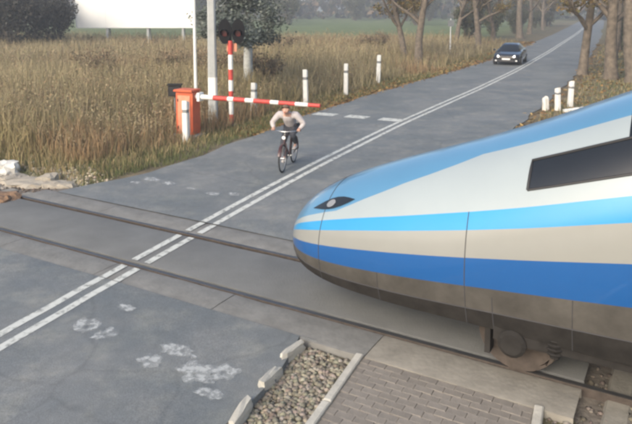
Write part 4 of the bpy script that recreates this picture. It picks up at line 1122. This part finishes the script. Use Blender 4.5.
# ------------------------------------------------------------------ trees and shrubs
def tree_parts(seed, h, r0, spread, first, barkm, leafcols, nleaf, leafsize, depth=4, droop=0.0):
    r = random.Random(seed); m = MB(); tips = []
    def limb(p, d, L, rad, dep):
        n = 5; pts = [p]; rads = [rad]; q = p.copy(); dd = d.copy()
        for i in range(n):
            dd = (dd + Vector((r.uniform(-1, 1), r.uniform(-1, 1), r.uniform(-.6, .8) - droop)) * (.10 if dep == depth else .2)).normalized(); q = q + dd * L / n; pts.append(q.copy()); rads.append(rad * (1 - .62 * (i + 1) / n))
        if dep == depth:
            rads[0] = rad * 1.45; pts.insert(1, p + (pts[1] - p) * .25); rads.insert(1, rad * 1.06)
        m.tube(pts, rads, 10 if dep == depth else (6 if dep > 1 else 4), cap=False)
        if dep <= 2: tips.extend(pts[1:])
        if dep == 0: return
        k = r.randint(6, 8) if dep == depth else r.randint(3, 4)
        for j in range(k):
            f = r.uniform(first, 1.0) if dep == depth else r.uniform(.3, 1.0)
            i = min(len(pts) - 1, max(1, int(round(f * (len(pts) - 1))))); a = r.uniform(0, 6.28); up = r.uniform(.25, .9) - droop
            nd = (Vector((math.cos(a), math.sin(a), up)) * 1.0 + dd * .35).normalized()
            b0 = pts[i] if dep != depth else p + (pts[-1] - p) * f
            if dep == depth: b0 = pts[i - 1].lerp(pts[i], r.random())
            limb(b0, nd, L * spread * r.uniform(.7, 1.1) * (1.25 - .5 * f if dep == depth else 1), rads[i] * .62, dep - 1)
    limb(Vector((0, 0, -.15)), Vector((r.uniform(-.06, .06), r.uniform(-.06, .06), 1)), h, r0, depth)
    trunk = m.mesh('trunk', barkm, True)
    rg = np.random.default_rng(seed); tp = np.array([tuple(x) for x in tips]); idx_ = rg.integers(0, len(tp), nleaf)
    q = tp[idx_] + rg.normal(0, .22, (nleaf, 3)); u = rg.normal(0, 1, (nleaf, 3)); u /= np.linalg.norm(u, axis=1)[:, None]; v = rg.normal(0, 1, (nleaf, 3)); v -= u * (u * v).sum(1)[:, None]; v /= np.linalg.norm(v, axis=1)[:, None]
    s = (leafsize * rg.uniform(.5, 1.4, nleaf))[:, None]
    V = np.stack([q - u * s, q - v * s * .6, q + u * s, q + v * s * .6], 1).reshape(-1, 3)
    c = np.array(leafcols)[rg.integers(0, len(leafcols), nleaf)] * rg.uniform(.65, 1.3, (nleaf, 1))
    crown = arr_mesh('crown', V, np.arange(nleaf * 4).reshape(-1, 4), M['tint'], np.repeat(c, 4, 0))
    return trunk, crown
def place_tree(parts, x, y, rzz, sc, label, group, name='roadside_tree'):
    t = thing(name, label, 'tree', (x, y, gz(x, y)), rzz, group); t.scale = (sc,) * 3
    link('trunk', parts[0], t); link('crown', parts[1], t); return t
AUT = [(.22, .15, .06), (.16, .13, .055), (.26, .19, .08), (.12, .115, .05)]
tA = tree_parts(3, 12, .36, .42, .42, M['bark'], AUT, 5200, .10)
tB = tree_parts(8, 11, .27, .40, .36, M['bark'], AUT, 4200, .10)
tC = tree_parts(15, 13, .46, .40, .40, M['bark'], AUT, 5200, .10)
G = 'trees lining the road'
place_tree(tB, 6.5, 47.0, .4, .85, 'slender brown tree trunk on the leafy verge, set back from the road', G)
place_tree(tA, 7.05, 44.4, 1.9, .8, 'forked brown tree trunk on the leafy verge beside the last guide post', G)
place_tree(tB, 15.95, 38.6, 2.4, 1.0, 'dark narrow tree trunk at the road edge opposite the oncoming car', G)
place_tree(tA, 16.6, 36.2, .8, .95, 'tan tree trunk just behind the dark one beside the road', G)
place_tree(tC, 17.0, 34.2, 4.0, .95, 'thick grey brown tree trunk nearest the short guide posts', G)
far = [(-6.0, 60), (-6.6, 72), (-5.8, 86), (-6.4, 101), (-6.2, 120), (5.2, 55), (5.6, 66), (5.0, 79), (5.4, 93), (5.2, 112), (9.5, 48), (12.5, 43), (11, 58), (-9.5, 66), (-12, 90), (8.5, 74), (-7.5, 140), (6.0, 140)]
for i, (o_, a_) in enumerate(far):
    p = R(o_ + float(cl(a_)), a_)
    place_tree((tA, tB, tC)[i % 3], p.x, p.y, i * 1.3, .8 + .06 * (i % 5), ('bare brown tree lining the car side of the road beyond the car' if o_ < 0 else 'bare brown tree lining the far road on the side opposite the car') if (abs(o_) < 9 and a_ > 52) else 'bare brown tree in the thicket behind the roadside trunks', G if (abs(o_) < 9 and a_ > 52) else 'trees of the thicket')
# pale birch behind the signal
BIR = [(.17, .19, .17), (.13, .155, .13), (.21, .23, .20), (.10, .12, .10)]
bA = tree_parts(22, 8.5, .2, .46, .42, M['birch'], BIR, 30000, .065, 4, .34)
bt_ = place_tree(bA, -3.15, 30.2, 2.4, .85, 'pale barked birch with grey green drooping crown behind the signal', None, 'birch_tree'); bt_.scale = (1.2, 1.2, .85)

def shrub_parts(seed, w, h, cols, n, leaf, stems=16):
    r = random.Random(seed); m = MB(); rg = np.random.default_rng(seed); tip = []
    for i in range(stems):
        a = r.uniform(0, 6.28); d = Vector((math.cos(a) * w * r.uniform(.2, .9), math.sin(a) * w * r.uniform(.2, .9), h * r.uniform(.7, 1.1))); b = Vector((math.cos(a) * .15, math.sin(a) * .15, -.1))
        mid = b + d * .5 + Vector((r.uniform(-.15, .15), r.uniform(-.15, .15), .1 * h)); e = b + d
        m.tube([b, mid, e], [.035, .022, .006], 5, cap=False); tip += [b.lerp(mid, .5), mid, mid.lerp(e, .5), e]
        for _ in range(4):
            q = mid.lerp(e, r.random()); k = q + Vector((r.uniform(-1, 1), r.uniform(-1, 1), r.uniform(.2, 1))) * h * .2; m.tube([q, k], [.012, .003], 4, cap=False); tip += [k, q.lerp(k, .5)]
    st = m.mesh('stem', M['bark'], True); tp = np.array([tuple(x) for x in tip])
    q = tp[rg.integers(0, len(tp), n)] + rg.normal(0, 1, (n, 3)) * np.array([w, w, h]) * .085
    u = rg.normal(0, 1, (n, 3)); u /= np.linalg.norm(u, axis=1)[:, None]; v = rg.normal(0, 1, (n, 3)); v -= u * (u * v).sum(1)[:, None]; v /= np.linalg.norm(v, axis=1)[:, None]
    s = (leaf * rg.uniform(.5, 1.4, n))[:, None]
    V = np.stack([q - u * s, q - v * s * .6, q + u * s, q + v * s * .6], 1).reshape(-1, 3); c = np.array(cols)[rg.integers(0, len(cols), n)] * rg.uniform(.6, 1.3, (n, 1))
    return st, arr_mesh('foliage', V, np.arange(n * 4).reshape(-1, 4), M['tint'], np.repeat(c, 4, 0))
def place_shrub(parts, x, y, rzz, sc, label, group):
    t = thing('shrub', label, 'shrub', (x, y, gz(x, y)), rzz, group); t.scale = sc if hasattr(sc, '__len__') else (sc,) * 3
    link('stem', parts[0], t); link('foliage', parts[1], t)
DARK = [(.050, .052, .045), (.07, .068, .058), (.04, .045, .038), (.085, .078, .065)]
BRN = [(.25, .18, .115), (.29, .215, .135), (.20, .155, .10), (.27, .235, .145)]
OLV = [(.09, .10, .055), (.12, .12, .065), (.07, .085, .045), (.14, .12, .07)]
sD = shrub_parts(41, 2.3, 5.0, DARK, 5200, .13, 22); sD2 = shrub_parts(42, 2.0, 4.4, DARK, 4600, .13, 20)
sB = shrub_parts(43, 1.1, 1.5, BRN, 2400, .055); sO = shrub_parts(44, 2.6, 4.5, OLV, 4200, .15, 20)
for i, (x, y, s) in enumerate([(-30, 52, 1.0), (-26.6, 53.5, 1.05), (-24.0, 51.5, .95), (-28.2, 57, 1.15), (-22.6, 56, .85), (-33, 56, 1.1), (-25.5, 59, 1.1), (-31, 60, 1.15)]):
    place_shrub((sD, sD2)[i % 2], x, y, i * 1.1, s, 'tall dark leafless shrub in the thicket left of the billboard', 'dark shrubs left of the billboard')
r = random.Random(5)
for i in range(10):
    o_ = -9 - r.random() * 13; a_ = 20 + r.random() * 32
    p = R(o_, a_); place_shrub(sB, p.x, p.y, r.uniform(0, 6), r.uniform(.65, 1.1), 'reddish brown low shrub among the dry weeds left of the road', 'brown shrubs among the weeds')
for i in range(12):
    o_ = 8.5 + r.random() * 9; a_ = 34 + r.random() * 34
    p = R(o_, a_); place_shrub(sB if i % 3 else sO, p.x, p.y, r.uniform(0, 6), r.uniform(.8, 1.5) if i % 3 else r.uniform(.5, .8), 'brown undergrowth shrub beneath the trees behind the train', 'shrubs under the trees behind the train')
for i in range(26):
    a_ = 118 + r.random() * 70; o_ = -8 - i * 5.2
    p = R(o_, a_); place_shrub(sO, p.x, p.y, r.uniform(0, 6), r.uniform(1.1, 1.7), 'olive hedge shrub at the far end of the green meadow', 'shrubs beyond the meadow')
for i in range(14):
    a_ = 62 + i * 7 + r.random() * 4; o_ = (-8.2 if i % 2 else 7.6) - r.random() * 1.5
    p = R(o_ + float(cl(a_)), a_); place_shrub(sO, p.x, p.y, r.uniform(0, 6), r.uniform(.5, .8), ('olive bush on the car side of the far road between trees' if i % 2 else 'olive bush opposite the car side of the far road between trees'), 'bushes along the far road')
# far wood closing the view: one mass
n = 26000; rg = np.random.default_rng(77)
az = rg.uniform(R_(-75), R_(75), n); dd = rg.uniform(215, 290, n); zz = 15 * rg.random(n) ** .8
q = np.stack([dd * np.sin(az), dd * np.cos(az), zz * (0.75 + .35 * np.sin(az * 37 + np.sin(az * 91)))], 1); q[:, 2] += ground_z(q[:, 0], q[:, 1])
u = rg.normal(0, 1, (n, 3)); u[:, 2] *= 1.5; u /= np.linalg.norm(u, axis=1)[:, None]; v = rg.normal(0, 1, (n, 3)); v -= u * (u * v).sum(1)[:, None]; v /= np.linalg.norm(v, axis=1)[:, None]
s = rg.uniform(.6, 2.0, n)[:, None]
V = np.stack([q - u * s, q - v * s * .6, q + u * s, q + v * s * .6], 1).reshape(-1, 3); c = np.array(OLV + BRN[:2] + DARK)[rg.integers(0, 10, n)] * rg.uniform(.8, 1.3, (n, 1))
kind(link('far_wood', arr_mesh('far_wood', V, np.arange(n * 4).reshape(-1, 4), M['tint'], np.repeat(c, 4, 0))), 'stuff')

# ------------------------------------------------------------------ haze
HAZE = True
if HAZE:
    m = MB(); m.box((0, 240, 10), (1300, 1100, 24)); hz = m.build('haze', []) if False else None
    me = m.mesh('haze', []) ; me.materials.clear()
    hm_ = bpy.data.materials.new('haze'); hm_.use_nodes = True; nt = hm_.node_tree; nt.nodes.clear()
    pv = nt.nodes.new('ShaderNodeVolumePrincipled'); pv.inputs['Density'].default_value = 0.0022; pv.inputs['Color'].default_value = (.92, .95, .98, 1); pv.inputs['Anisotropy'].default_value = 0.2
    ou = nt.nodes.new('ShaderNodeOutputMaterial'); nt.links.new(pv.outputs[0], ou.inputs['Volume'])
    me.materials.append(hm_); kind(link('haze', me), 'stuff')
